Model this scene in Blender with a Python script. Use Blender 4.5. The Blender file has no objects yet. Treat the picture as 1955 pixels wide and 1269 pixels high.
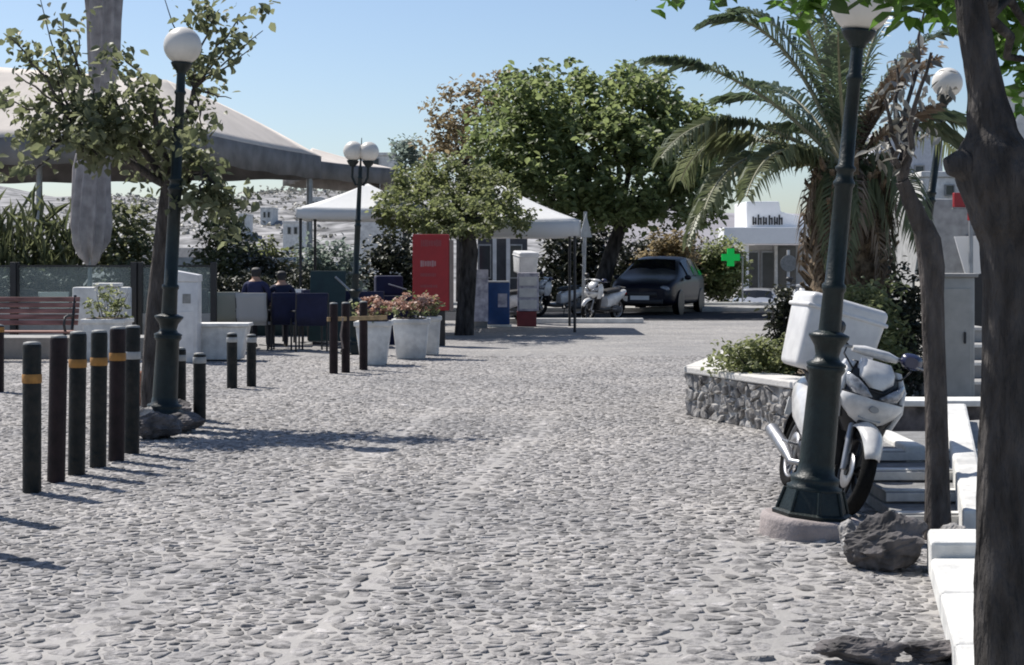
import bpy, math, random
import numpy as np
from mathutils import Vector, Matrix, Quaternion, noise as mnoise

R = math.radians
rnd = random.Random(7)
nrng = np.random.default_rng(11)

# ------------------------------------------------------------------ camera
FPX, CX, HY, EYE = 3200.0, 977.5, 490.0, 1.57      # focal length in photo pixels, optical centre, horizon, eye height
scene = bpy.context.scene
col = scene.collection
cam_data = bpy.data.cameras.new('camera')
cam = bpy.data.objects.new('camera', cam_data)
col.objects.link(cam)
cam.location = (0, 0, EYE)
cam.rotation_euler = (R(90), 0, 0)
cam_data.sensor_width = 36
cam_data.lens = 36 * FPX / 1955.0
cam_data.shift_y = -(634.5 - HY) / 1955.0
cam_data.clip_end = 3000
cam_data.clip_start = 0.1
scene.camera = cam

# ------------------------------------------------------------------ sky and sun
to_sun = Vector((-0.54, 0.48, 1.0)).normalized()
SUN_EL = math.asin(to_sun.z)
SUN_AZ = math.atan2(to_sun.x, to_sun.y)
world = bpy.data.worlds.new('World')
scene.world = world
world.use_nodes = True
wn = world.node_tree
bg = wn.nodes['Background']
sky = wn.nodes.new('ShaderNodeTexSky')
sky.sky_type = 'NISHITA'
sky.sun_disc = False
sky.sun_elevation = SUN_EL
sky.sun_rotation = SUN_AZ % (2 * math.pi)
sky.altitude = 50
sky.air_density = 0.85
sky.dust_density = 0.95
sky.ozone_density = 3.0
wn.links.new(sky.outputs['Color'], bg.inputs['Color'])
bg.inputs['Strength'].default_value = 0.104
sun_data = bpy.data.lights.new('sun', 'SUN')
sun_data.energy = 5.0
sun_data.angle = R(0.5)
sun_data.color = (1.0, 0.955, 0.89)
sun = bpy.data.objects.new('sun', sun_data)
col.objects.link(sun)
sun.rotation_euler = (-to_sun).to_track_quat('-Z', 'Y').to_euler()
sun.location = (-10, 10, 30)
scene.view_settings.view_transform = 'Standard'
scene.view_settings.look = 'None'
scene.view_settings.exposure = 0.32
scene.view_settings.gamma = 1.0
scene.view_settings.use_curve_mapping = False
scene.cycles.filter_width = 1.9
scene.cycles.max_bounces = 8
scene.cycles.transparent_max_bounces = 8


# ------------------------------------------------------------------ measuring helpers (photo pixel -> place)
def gz(y):
    """height of the ground: level street, dropping beyond the far road"""
    if y < 51.4: return 0.0
    t = min(1.0, (y - 51.4) / 1.2)
    return -0.85 * t * t * (3 - 2 * t)

def G(x, y):
    d = FPX * EYE / (y - HY)
    return Vector(((x - CX) / FPX * d, d, 0))

def W(x, y, d):
    return Vector(((x - CX) / FPX * d, d, EYE - (y - HY) / FPX * d))

def XD(x, d):
    return (x - CX) / FPX * d


# ------------------------------------------------------------------ materials
MATS = {}
def nn(nt, t, **kw):
    n = nt.nodes.new(t)
    for k, v in kw.items(): setattr(n, k, v)
    return n

def mat(name, c, rough=0.6, metal=0.0, vary=0.15, scale=8.0, bump=0.0, bscale=40.0, c2=None, coat=0.0, bdist=0.02,
        island=0.0, spec=0.5, stretch=None, detail=5.0):
    if name in MATS: return MATS[name]
    m = bpy.data.materials.new(name); m.use_nodes = True
    nt = m.node_tree; b = nt.nodes['Principled BSDF']
    tc = nn(nt, 'ShaderNodeTexCoord')
    src = tc.outputs['Object']
    if stretch:
        mp = nn(nt, 'ShaderNodeMapping'); mp.inputs['Scale'].default_value = stretch
        nt.links.new(src, mp.inputs['Vector']); src = mp.outputs['Vector']
    nz = nn(nt, 'ShaderNodeTexNoise'); nz.inputs['Scale'].default_value = scale; nz.inputs['Detail'].default_value = detail
    nt.links.new(src, nz.inputs['Vector'])
    ramp = nn(nt, 'ShaderNodeValToRGB')
    a = [max(0, v * (1 - vary)) for v in c]; z = [min(1, v * (1 + vary)) for v in (c2 or c)]
    ramp.color_ramp.elements[0].color = (*a, 1); ramp.color_ramp.elements[0].position = 0.32
    ramp.color_ramp.elements[1].color = (*z, 1); ramp.color_ramp.elements[1].position = 0.68
    nt.links.new(nz.outputs['Fac'], ramp.inputs['Fac'])
    out = ramp.outputs['Color']
    if island:
        geo = nn(nt, 'ShaderNodeNewGeometry')
        mr = nn(nt, 'ShaderNodeMapRange'); mr.inputs['To Min'].default_value = 1 - island; mr.inputs['To Max'].default_value = 1 + island
        nt.links.new(geo.outputs['Random Per Island'], mr.inputs['Value'])
        mx = nn(nt, 'ShaderNodeMix', data_type='RGBA', blend_type='MULTIPLY'); mx.inputs['Factor'].default_value = 1
        nt.links.new(out, mx.inputs['A']); nt.links.new(mr.outputs['Result'], mx.inputs['B'])
        out = mx.outputs['Result']
    nt.links.new(out, b.inputs['Base Color'])
    b.inputs['Roughness'].default_value = rough; b.inputs['Metallic'].default_value = metal
    b.inputs['Specular IOR Level'].default_value = spec
    if coat: b.inputs['Coat Weight'].default_value = coat
    if bump:
        n2 = nn(nt, 'ShaderNodeTexNoise'); n2.inputs['Scale'].default_value = bscale; n2.inputs['Detail'].default_value = 6
        nt.links.new(src, n2.inputs['Vector'])
        bp = nn(nt, 'ShaderNodeBump'); bp.inputs['Strength'].default_value = bump; bp.inputs['Distance'].default_value = bdist
        nt.links.new(n2.outputs['Fac'], bp.inputs['Height']); nt.links.new(bp.outputs['Normal'], b.inputs['Normal'])
    MATS[name] = m
    return m

def leaf_mat(name, c, c2, trans=0.35, rough=0.5):
    m = bpy.data.materials.new(name); m.use_nodes = True
    nt = m.node_tree; b = nt.nodes['Principled BSDF']; o = nt.nodes['Material Output']
    geo = nn(nt, 'ShaderNodeNewGeometry')
    ramp = nn(nt, 'ShaderNodeValToRGB')
    ramp.color_ramp.elements[0].color = (*c, 1); ramp.color_ramp.elements[1].color = (*c2, 1)
    nt.links.new(geo.outputs['Random Per Island'], ramp.inputs['Fac'])
    nt.links.new(ramp.outputs['Color'], b.inputs['Base Color'])
    b.inputs['Roughness'].default_value = rough
    tr = nn(nt, 'ShaderNodeBsdfTranslucent')
    hs = nn(nt, 'ShaderNodeHueSaturation'); hs.inputs['Value'].default_value = 2.0; hs.inputs['Saturation'].default_value = 1.0
    nt.links.new(ramp.outputs['Color'], hs.inputs['Color']); nt.links.new(hs.outputs['Color'], tr.inputs['Color'])
    mx = nn(nt, 'ShaderNodeMixShader'); mx.inputs['Fac'].default_value = trans
    nt.links.new(b.outputs['BSDF'], mx.inputs[1]); nt.links.new(tr.outputs['BSDF'], mx.inputs[2])
    nt.links.new(mx.outputs['Shader'], o.inputs['Surface'])
    MATS[name] = m
    return m

def cloth_mat(name, c, trans=0.25, vary=0.08, scale=2.0):
    m = mat(name, c, 0.9, vary=vary, scale=scale, bump=0.25, bscale=9)
    nt = m.node_tree; b = nt.nodes['Principled BSDF']; o = nt.nodes['Material Output']
    tr = nn(nt, 'ShaderNodeBsdfTranslucent'); tr.inputs['Color'].default_value = (*c, 1)
    mx = nn(nt, 'ShaderNodeMixShader'); mx.inputs['Fac'].default_value = trans
    nt.links.new(b.outputs['BSDF'], mx.inputs[1]); nt.links.new(tr.outputs['BSDF'], mx.inputs[2])
    nt.links.new(mx.outputs['Shader'], o.inputs['Surface'])
    return m

def glass_mat(name, tint=(0.75, 0.85, 0.83), fac=0.35):
    m = bpy.data.materials.new(name); m.use_nodes = True
    nt = m.node_tree; b = nt.nodes['Principled BSDF']; o = nt.nodes['Material Output']
    b.inputs['Base Color'].default_value = (*tint, 1); b.inputs['Roughness'].default_value = 0.08
    tp = nn(nt, 'ShaderNodeBsdfTransparent'); tp.inputs['Color'].default_value = (*tint, 1)
    mx = nn(nt, 'ShaderNodeMixShader'); mx.inputs['Fac'].default_value = fac
    nt.links.new(tp.outputs['BSDF'], mx.inputs[1]); nt.links.new(b.outputs['BSDF'], mx.inputs[2])
    nt.links.new(mx.outputs['Shader'], o.inputs['Surface'])
    MATS[name] = m
    return m

def emit_mat(name, c, s):
    m = bpy.data.materials.new(name); m.use_nodes = True
    b = m.node_tree.nodes['Principled BSDF']
    b.inputs['Base Color'].default_value = (*c, 1); b.inputs['Emission Color'].default_value = (*c, 1)
    b.inputs['Emission Strength'].default_value = s
    MATS[name] = m
    return m

M_STONE = mat('cobble_stone', (0.172, 0.168, 0.170), 0.92, vary=0.34, scale=13, bump=1.0, bscale=30, c2=(0.285, 0.277, 0.275), island=0.36)
def add_stains(m, scale=0.55, lo=0.80, hi=1.12, tint=(1.0, 0.97, 0.93)):
    """large soft patches of dust and wear over a material's colour"""
    nt = m.node_tree; b = nt.nodes['Principled BSDF']; src = b.inputs['Base Color'].links[0].from_socket
    g = nn(nt, 'ShaderNodeNewGeometry'); nz = nn(nt, 'ShaderNodeTexNoise'); nz.inputs['Scale'].default_value = scale; nz.inputs['Detail'].default_value = 7; nz.inputs['Roughness'].default_value = .65
    nt.links.new(g.outputs['Position'], nz.inputs['Vector'])
    r_ = nn(nt, 'ShaderNodeValToRGB'); r_.color_ramp.elements[0].position = .36; r_.color_ramp.elements[1].position = .66
    r_.color_ramp.elements[0].color = (lo, lo * .99, lo * .985, 1); r_.color_ramp.elements[1].color = (hi * tint[0], hi * tint[1], hi * tint[2], 1)
    nt.links.new(nz.outputs['Fac'], r_.inputs['Fac'])
    mx = nn(nt, 'ShaderNodeMix', data_type='RGBA', blend_type='MULTIPLY'); mx.inputs['Factor'].default_value = 1
    nt.links.new(src, mx.inputs['A']); nt.links.new(r_.outputs['Color'], mx.inputs['B']); nt.links.new(mx.outputs['Result'], b.inputs['Base Color'])
add_stains(M_STONE)
M_MORTAR = mat('pale_mortar', (0.40, 0.395, 0.385), 0.95, vary=0.14, scale=3, bump=0.6, bscale=55)
M_ASPHALT = mat('asphalt', (0.040, 0.041, 0.046), 1.0, spec=0.1, vary=0.25, scale=3, bump=0.4, bscale=80)
M_CONC = mat('concrete', (0.30, 0.295, 0.285), 0.9, vary=0.18, scale=4, bump=0.4, bscale=30)
M_PINKC = mat('reddish_concrete', (0.30, 0.26, 0.25), 0.9, vary=0.18, scale=7, bump=0.4, bscale=40)
M_WHITEW = mat('whitewash', (0.73, 0.73, 0.71), 0.9, vary=0.10, scale=9, bump=0.55, bscale=16)
add_stains(M_WHITEW, 2.2, .66, 1.04, (1, .985, .96))
M_WHITEPL = mat('white_plastic', (0.66, 0.66, 0.66), 0.42, vary=0.07, scale=5, bump=0.08, bscale=12)
add_stains(M_WHITEPL, 5.0, .84, 1.05, (1, .985, .96))
M_WHITEPT = mat('white_gloss_paint', (0.66, 0.66, 0.66), 0.28, vary=0.06, scale=6, coat=0.4)
add_stains(M_WHITEPT, 7.0, .72, 1.06, (1, .985, .95))
M_GREENMET = mat('dark_green_cast_iron', (0.008, 0.015, 0.015), 0.42, vary=0.3, scale=14, bump=0.2, bscale=60, spec=0.35)
M_BOLL = mat('bollard_green_paint', (0.007, 0.0135, 0.014), 0.55, vary=0.45, scale=11, bump=0.4, bscale=40, spec=0.25, c2=(0.019, 0.017, 0.014))
M_BOLLR = mat('bollard_rusty_paint', (0.019, 0.0105, 0.011), 0.6, vary=0.45, scale=9, bump=0.3, bscale=50, spec=0.25)
M_ORANGE = mat('faded_orange_tape', (0.36, 0.175, 0.04), 0.7, vary=0.3, scale=12)
M_GREYTAPE = mat('grey_reflector_tape', (0.36, 0.36, 0.35), 0.5, vary=0.2, scale=12)
M_CAPGREY = mat('worn_grey_cap', (0.22, 0.22, 0.21), 0.6, vary=0.2, scale=20)
M_GLOBE = mat('milky_globe', (0.66, 0.625, 0.565), 0.32, vary=0.14, scale=4)
M_BARK = mat('grey_bark', (0.080, 0.070, 0.065), 0.95, vary=0.5, scale=14, bump=1.0, bscale=30, stretch=(1, 1, 0.3), bdist=0.05, spec=0.2)
M_BARKD = mat('dark_bark', (0.056, 0.051, 0.048), 0.95, vary=0.6, scale=12, bump=1.0, bscale=26, stretch=(1, 1, 0.3), bdist=0.06, spec=0.15)
M_PALMB = mat('palm_boot_fibre', (0.085, 0.055, 0.03), 0.95, vary=0.5, scale=16, bump=1.0, bscale=30, c2=(0.15, 0.11, 0.07))
M_ROCK = mat('dark_lava_rock', (0.050, 0.047, 0.046), 0.95, vary=0.5, scale=7, bump=1.0, bscale=14, c2=(0.11, 0.10, 0.10))
M_RUBBLE = mat('rubble_stone', (0.17, 0.155, 0.145), 0.95, vary=0.4, scale=7, bump=0.9, bscale=20, c2=(0.30, 0.29, 0.28), island=0.35)
M_BLACKPL = mat('black_plastic', (0.012, 0.012, 0.014), 0.45, vary=0.2, scale=8)
M_TYRE = mat('tyre_rubber', (0.010, 0.010, 0.010), 1.0, spec=0.12, vary=0.2, scale=30, bump=0.3, bscale=120)
M_ALLOY = mat('dull_alloy', (0.33, 0.33, 0.34), 0.4, metal=0.8, vary=0.15, scale=12)
M_STEEL = mat('grey_steel', (0.30, 0.31, 0.32), 0.45, metal=0.6, vary=0.15, scale=8)
M_LENS = mat('headlight_lens', (0.24, 0.25, 0.27), 0.12, vary=0.5, scale=30, coat=0.6)
M_SEAT = mat('black_vinyl', (0.014, 0.013, 0.014), 0.55, vary=0.2, scale=15, bump=0.1)
M_ENGINE = mat('engine_cast', (0.09, 0.09, 0.095), 0.6, metal=0.5, vary=0.3, scale=20)
M_REDL = mat('red_lens', (0.45, 0.01, 0.012), 0.2, vary=0.1)
M_AMBER = mat('amber_lens', (0.6, 0.2, 0.02), 0.2, vary=0.1)
M_BLUEBLK = mat('blue_black_mirror', (0.02, 0.022, 0.06), 0.25, vary=0.2, coat=0.5)
M_CARPAINT = mat('navy_car_paint', (0.006, 0.007, 0.015), 0.42, vary=0.1, coat=0.15, spec=0.25)
M_SILVER = mat('silver_car_paint', (0.42, 0.43, 0.45), 0.3, metal=0.5, vary=0.06, coat=0.8)
M_DGLASS = mat('dark_tinted_glass', (0.008, 0.009, 0.011), 0.12, vary=0.1, spec=0.25)
M_PLATE = mat('number_plate', (0.62, 0.62, 0.60), 0.5, vary=0.05)
M_BEIGE = cloth_mat('beige_canvas', (0.62, 0.565, 0.51), 0.12)
M_GREYCAN = cloth_mat('grey_brown_canvas', (0.225, 0.21, 0.20), 0.06, vary=0.25)
M_WHITECAN = cloth_mat('white_canvas', (0.80, 0.80, 0.79), 0.3, vary=0.03)
M_UMBGREY = cloth_mat('weathered_parasol_cloth', (0.33, 0.305, 0.30), 0.08, vary=0.25, scale=5)
M_CHAIRC = cloth_mat('pale_chair_canvas', (0.36, 0.38, 0.34), 0.15)
M_WOOD = mat('reddish_bench_wood', (0.19, 0.085, 0.065), 0.6, vary=0.35, scale=12, c2=(0.27, 0.135, 0.11), stretch=(0.2, 1, 1))
M_IRON = mat('black_iron', (0.02, 0.02, 0.022), 0.55, vary=0.2)
M_RED = mat('red_sign_paint', (0.30, 0.012, 0.016), 0.5, vary=0.08)
M_REDTXT = mat('pale_sign_print', (0.38, 0.20, 0.20), 0.6, vary=0.05)
M_TAN = mat('tan_edge_board', (0.24, 0.19, 0.16), 0.7, vary=0.15)
M_BLUE = mat('blue_enamel', (0.010, 0.048, 0.17), 0.4, vary=0.12)
M_LILAC = mat('faded_lilac_poster', (0.32, 0.31, 0.40), 0.6, vary=0.25, scale=9, c2=(0.45, 0.44, 0.50))
M_NAVYCL = mat('navy_cloth', (0.011, 0.014, 0.045), 0.9, vary=0.2, scale=6, bump=0.3, bscale=20)
M_DGREENB = mat('bottle_green_board', (0.012, 0.03, 0.027), 0.5, vary=0.2)
M_SOIL = mat('dry_soil', (0.12, 0.09, 0.065), 1.0, vary=0.4, scale=20, bump=0.8)
M_HILL = mat('scrub_hillside', (0.115, 0.115, 0.115), 1.0, vary=0.45, scale=0.35, c2=(0.27, 0.265, 0.265), detail=12)
M_HILL2 = mat('grey_hillside', (0.20, 0.19, 0.20), 1.0, vary=0.2, scale=0.05, c2=(0.26, 0.25, 0.27), detail=10)
M_GLASS = glass_mat('windscreen_glass', (0.70, 0.76, 0.75), 0.14)
M_PANE = mat('window_pane', (0.035, 0.04, 0.045), 0.08, vary=0.3, scale=2)
M_GREENX = emit_mat('lit_green_cross', (0.0, 0.42, 0.07), 0.32)
M_SKIN = mat('tanned_skin', (0.36, 0.20, 0.13), 0.55, vary=0.08)
M_HAIR = mat('black_hair', (0.012, 0.010, 0.009), 0.6, vary=0.3, scale=60)
M_JEANS = mat('dark_trousers', (0.018, 0.02, 0.03), 0.9, vary=0.2)
M_TERRA = mat('terracotta', (0.34, 0.15, 0.09), 0.8, vary=0.15)
M_LEAF_FIG = leaf_mat('fig_leaf', (0.070, 0.082, 0.040), (0.155, 0.165, 0.09), 0.45)
M_LEAF_BIG = leaf_mat('broad_tree_leaf', (0.088, 0.116, 0.044), (0.178, 0.208, 0.088), 0.5)
M_LEAF_TAM = leaf_mat('tamarisk_leaf', (0.078, 0.094, 0.036), (0.155, 0.17, 0.075), 0.5)
M_LEAF_BRN = leaf_mat('reddish_brown_leaf', (0.12, 0.095, 0.05), (0.21, 0.165, 0.095), 0.45)
M_LEAF_BLU = leaf_mat('blue_green_leaf', (0.10, 0.13, 0.11), (0.17, 0.20, 0.17), 0.45)
M_LEAF_SHR = leaf_mat('shrub_leaf', (0.095, 0.115, 0.045), (0.21, 0.225, 0.11), 0.4)
M_LEAF_OVR = leaf_mat('overhead_leaf', (0.035, 0.075, 0.012), (0.10, 0.19, 0.03), 0.45)
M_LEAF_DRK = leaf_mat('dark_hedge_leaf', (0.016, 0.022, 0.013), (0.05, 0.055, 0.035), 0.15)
M_FROND = leaf_mat('palm_leaflet', (0.055, 0.085, 0.048), (0.12, 0.15, 0.085), 0.3, 0.4)
M_FRONDY = leaf_mat('olive_palm_leaflet', (0.080, 0.098, 0.045), (0.16, 0.175, 0.09), 0.3, 0.5)
M_FRONDD = leaf_mat('dead_palm_leaflet', (0.10, 0.065, 0.04), (0.24, 0.19, 0.14), 0.12, 0.8)
M_RACH = mat('palm_rachis', (0.24, 0.23, 0.15), 0.6, vary=0.2)
M_FLOWER = leaf_mat('dusty_pink_flower', (0.28, 0.15, 0.11), (0.46, 0.30, 0.23), 0.25)
M_FLOWERW = leaf_mat('white_flower', (0.6, 0.6, 0.55), (0.75, 0.75, 0.70), 0.3)


# ------------------------------------------------------------------ object helpers
def tag(o, label=None, cat=None, group=None, kind=None):
    if label: o['label'] = label
    if cat: o['category'] = cat
    if group: o['group'] = group
    if kind: o['kind'] = kind
    return o

def thing(name, label, cat, loc=(0, 0, 0), rz=0.0, group=None, rot=None):
    o = bpy.data.objects.new(name, None); col.objects.link(o)
    o.location = loc
    o.rotation_euler = rot if rot else (0, 0, rz)
    o.empty_display_size = 0.2
    return tag(o, label, cat, group)

class MB:
    def __init__(s): s.v = []; s.f = []; s.smooth = []
    def add(s, vs, fs, smooth=False):
        k = len(s.v); s.v.extend([tuple(v) for v in vs])
        s.f.extend([tuple(i + k for i in f) for f in fs]); s.smooth.extend([smooth] * len(fs))
        return s
    def box(s, c, size, rz=0.0, mtx=None, taper=1.0):
        x, y, z = [v / 2 for v in size]
        pts = [Vector((sx * x * (taper if sz < 0 else 1), sy * y * (taper if sz < 0 else 1), sz * z)) for sz in (-1, 1) for sy in (-1, 1) for sx in (-1, 1)]
        m = (mtx or Matrix.Rotation(rz, 3, 'Z'))
        pts = [m @ p + Vector(c) for p in pts]
        return s.add(pts, [(0, 2, 3, 1), (4, 5, 7, 6), (0, 1, 5, 4), (2, 6, 7, 3), (0, 4, 6, 2), (1, 3, 7, 5)])
    def rbox(s, c, size, r=0.02, n=3, rz=0.0, taper=1.0):
        """box with rounded vertical and horizontal edges"""
        hx, hy, hz = [v / 2 for v in size]; m = Matrix.Rotation(rz, 3, 'Z')
        def ring(ix, z, k):
            o = []
            for q, (sx, sy) in enumerate(((1, 1), (-1, 1), (-1, -1), (1, -1))):
                for j in range(n + 1):
                    a = math.pi / 2 * (q + j / n)
                    o.append(m @ Vector((sx * (hx * k - r) + (r - ix) * math.cos(a), sy * (hy * k - r) + (r - ix) * math.sin(a), z)) + Vector(c))
            return o
        zs = []
        for j in range(n + 1):
            a = math.pi / 2 * j / n
            zs.append((r * (1 - math.sin(a)), -hz + r * (1 - math.cos(a)), taper))
        for j in range(n + 1):
            a = math.pi / 2 * j / n
            zs.append((r * (1 - math.cos(a)), hz - r * (1 - math.sin(a)), 1.0))
        rings = [ring(*q) for q in zs]
        return s.loft_rings(rings, True, True)
    def loft_rings(s, rings, cap0=True, cap1=True, smooth=True, closed=True):
        k = len(rings[0]); vs = [p for r_ in rings for p in r_]; fs = []
        for i in range(len(rings) - 1):
            for j in range(k if closed else k - 1):
                a, b = i * k + j, i * k + (j + 1) % k
                fs.append((a, b, b + k, a + k))
        s.add(vs, fs, smooth)
        if cap0: s.add(rings[0], [tuple(range(k))[::-1]])
        if cap1: s.add(rings[-1], [tuple(range(k))])
        return s
    def tube(s, pts, radii, n=8, caps=True, smooth=True):
        pts = [Vector(p) for p in pts]
        if not hasattr(radii, '__len__'): radii = [radii] * len(pts)
        rings = []; up = None
        for i, p in enumerate(pts):
            t = (pts[min(i + 1, len(pts) - 1)] - pts[max(i - 1, 0)])
            if t.length < 1e-9: t = Vector((0, 0, 1))
            t.normalize()
            if up is None: up = t.orthogonal().normalized()
            u = (up - t * up.dot(t))
            u = u.normalized() if u.length > 1e-6 else t.orthogonal().normalized()
            up = u; w = t.cross(u)
            rings.append([p + (u * math.cos(2 * math.pi * j / n) + w * math.sin(2 * math.pi * j / n)) * radii[i] for j in range(n)])
        return s.loft_rings(rings, caps, caps, smooth)
    def lathe(s, prof, n=24, c=(0, 0, 0), smooth=True, caps=True):
        rings = [[Vector((c[0] + r * math.cos(2 * math.pi * j / n), c[1] + r * math.sin(2 * math.pi * j / n), c[2] + z)) for j in range(n)] for r, z in prof]
        return s.loft_rings(rings, caps, caps, smooth)
    def sphere(s, c, r, n=16, m=10, sc=(1, 1, 1)):
        prof = [(max(1e-4, math.sin(math.pi * i / m)), -math.cos(math.pi * i / m)) for i in range(m + 1)]
        rings = [[Vector((c[0] + r * sc[0] * q * math.cos(2 * math.pi * j / n), c[1] + r * sc[1] * q * math.sin(2 * math.pi * j / n), c[2] + r * sc[2] * z)) for j in range(n)] for q, z in prof]
        return s.loft_rings(rings, False, False)
    def loft(s, secs, n=20, caps=True):
        """secs: (centre, u, v, exponent) superellipses"""
        rings = []
        for c, u, v, e in secs:
            r_ = []
            for j in range(n):
                a = 2 * math.pi * j / n; ca, sa = math.cos(a), math.sin(a)
                r_.append(Vector(c) + Vector(u) * math.copysign(abs(ca) ** e, ca) + Vector(v) * math.copysign(abs(sa) ** e, sa))
            rings.append(r_)
        return s.loft_rings(rings, caps, caps)
    def prism(s, poly, h, frame=None):
        """polygon (2D) extruded by h along the frame's third axis"""
        o, ux, uy, uz = frame or (Vector((0, 0, 0)), Vector((1, 0, 0)), Vector((0, 1, 0)), Vector((0, 0, 1)))
        k = len(poly)
        a = [o + ux * p[0] + uy * p[1] for p in poly]; b = [p + uz * h for p in a]
        fs = [tuple(range(k))[::-1], tuple(range(k, 2 * k))] + [(i, (i + 1) % k, (i + 1) % k + k, i + k) for i in range(k)]
        return s.add(a + b, fs)
    def torus(s, c, axis, R0, r0, n=32, m=10, sq=1.0):
        axis = Vector(axis).normalized(); u = axis.orthogonal().normalized(); w = axis.cross(u); c = Vector(c)
        rings = []
        for i in range(n + 1):
            a = 2 * math.pi * i / n; d = u * math.cos(a) + w * math.sin(a)
            rings.append([c + d * (R0 + r0 * math.cos(2 * math.pi * j / m)) + axis * r0 * sq * math.sin(2 * math.pi * j / m) for j in range(m)])
        return s.loft_rings(rings, False, False)
    def build(s, name, m, parent=None, bevel=0.0, seg=2):
        me = bpy.data.meshes.new(name); me.from_pydata(s.v, [], s.f)
        me.polygons.foreach_set('use_smooth', s.smooth); me.update()
        me.materials.append(m)
        o = bpy.data.objects.new(name, me); col.objects.link(o)
        if parent: o.parent = parent
        if bevel:
            b = o.modifiers.new('bevel', 'BEVEL'); b.width = bevel; b.segments = seg; b.limit_method = 'ANGLE'; b.angle_limit = R(40)
        return o

def np_mesh(name, V, loops, counts, m, parent=None, smooth=False):
    me = bpy.data.meshes.new(name)
    me.vertices.add(len(V)); me.vertices.foreach_set('co', np.asarray(V, dtype=np.float32).ravel())
    loops = np.asarray(loops, dtype=np.int32).ravel(); counts = np.asarray(counts, dtype=np.int32)
    me.loops.add(len(loops)); me.loops.foreach_set('vertex_index', loops)
    me.polygons.add(len(counts))
    st = np.zeros(len(counts), dtype=np.int32); st[1:] = np.cumsum(counts)[:-1]
    me.polygons.foreach_set('loop_start', st); me.polygons.foreach_set('loop_total', counts)
    if smooth: me.polygons.foreach_set('use_smooth', np.ones(len(counts), dtype=bool))
    me.update(calc_edges=True); me.materials.append(m)
    o = bpy.data.objects.new(name, me); col.objects.link(o)
    if parent: o.parent = parent
    return o

def copy_tree(o, parent=None):
    c = o.copy(); col.objects.link(c); c.parent = parent
    for ch in list(o.children): copy_tree(ch, c)
    return c

def unit(a): return a / np.maximum(1e-9, np.linalg.norm(a, axis=1, keepdims=True))

def leaves(name, P, size, m, parent=None, up=0.5, aspect=0.55, fold=0.25, jitter=0.35, droop=0.0, outward=None):
    """one folded leaf blade per point"""
    P = np.asarray(P, dtype=float); n = len(P)
    nrm = nrng.normal(size=(n, 3)); nrm = unit(nrm); nrm[:, 2] = np.abs(nrm[:, 2]) + up; 
    if outward is not None: nrm += outward
    nrm = unit(nrm)
    t = nrng.normal(size=(n, 3)); t[:, 2] -= droop; t -= nrm * np.sum(t * nrm, axis=1, keepdims=True); t = unit(t)
    b = np.cross(nrm, t)
    L = (size * (1 + jitter * nrng.uniform(-1, 1, n)))[:, None]
    w = L * aspect * 0.5
    V = np.empty((n, 6, 3))
    V[:, 0] = P
    V[:, 1] = P + t * L * 0.35 + b * w + nrm * w * fold
    V[:, 2] = P + t * L * 0.72 + b * w * 0.75 + nrm * w * fold * 0.6
    V[:, 3] = P + t * L - nrm * L * 0.12
    V[:, 4] = P + t * L * 0.72 - b * w * 0.75 + nrm * w * fold * 0.6
    V[:, 5] = P + t * L * 0.35 - b * w + nrm * w * fold
    base = (np.arange(n) * 6)[:, None]
    q = np.concatenate([base + np.array([[0, 3, 2, 1]]), base + np.array([[0, 5, 4, 3]])], axis=1).reshape(-1, 4)
    return np_mesh(name, V.reshape(-1, 3), q, np.full(len(q), 4), m, parent)

def lobe_points(c, r, n, shell=0.55):
    """points in an ellipsoid, denser toward its skin"""
    d = unit(nrng.normal(size=(n, 3)))
    k = shell + (1 - shell) * nrng.uniform(0, 1, n) ** 0.7
    return np.array(c) + d * np.array(r) * k[:, None]

def clumpy(c, r, n_clumps, per, csize, shell=0.45):
    """leaf points gathered in clumps through an ellipsoid: leaves light gaps and dark hollows"""
    cc = lobe_points(c, r, n_clumps, shell)
    cc = np.array(c) + (cc - np.array(c)) * nrng.uniform(.8, 1.28, (n_clumps, 1))
    off = unit(nrng.normal(size=(n_clumps * per, 3))) * (nrng.uniform(0.15, 1, n_clumps * per) ** 0.6)[:, None]
    s = np.repeat(csize * nrng.uniform(0.6, 1.35, n_clumps), per)[:, None]
    off[:, 2] *= 0.75
    return np.repeat(cc, per, axis=0) + off * s

def wob(p0, p1, n=6, amp=0.03, sag=0.0):
    p0, p1 = Vector(p0), Vector(p1); out = []
    L = (p1 - p0).length
    for i in range(n + 1):
        t = i / n; p = p0.lerp(p1, t)
        k = math.sin(math.pi * t)
        p = p + Vector((rnd.uniform(-1, 1), rnd.uniform(-1, 1), rnd.uniform(-1, 1))) * amp * L * k + Vector((0, 0, sag * L * k))
        out.append(p)
    return out


# ------------------------------------------------------------------ voronoi stone cells
def clip(poly, px, py, nx, ny):
    out = []; k = len(poly)
    for i in range(k):
        a = poly[i]; b = poly[(i + 1) % k]
        da = (a[0] - px) * nx + (a[1] - py) * ny; db = (b[0] - px) * nx + (b[1] - py) * ny
        if da <= 0: out.append(a)
        if (da < 0 < db) or (db < 0 < da):
            t = da / (da - db); out.append((a[0] + (b[0] - a[0]) * t, a[1] + (b[1] - a[1]) * t))
    return out

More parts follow.
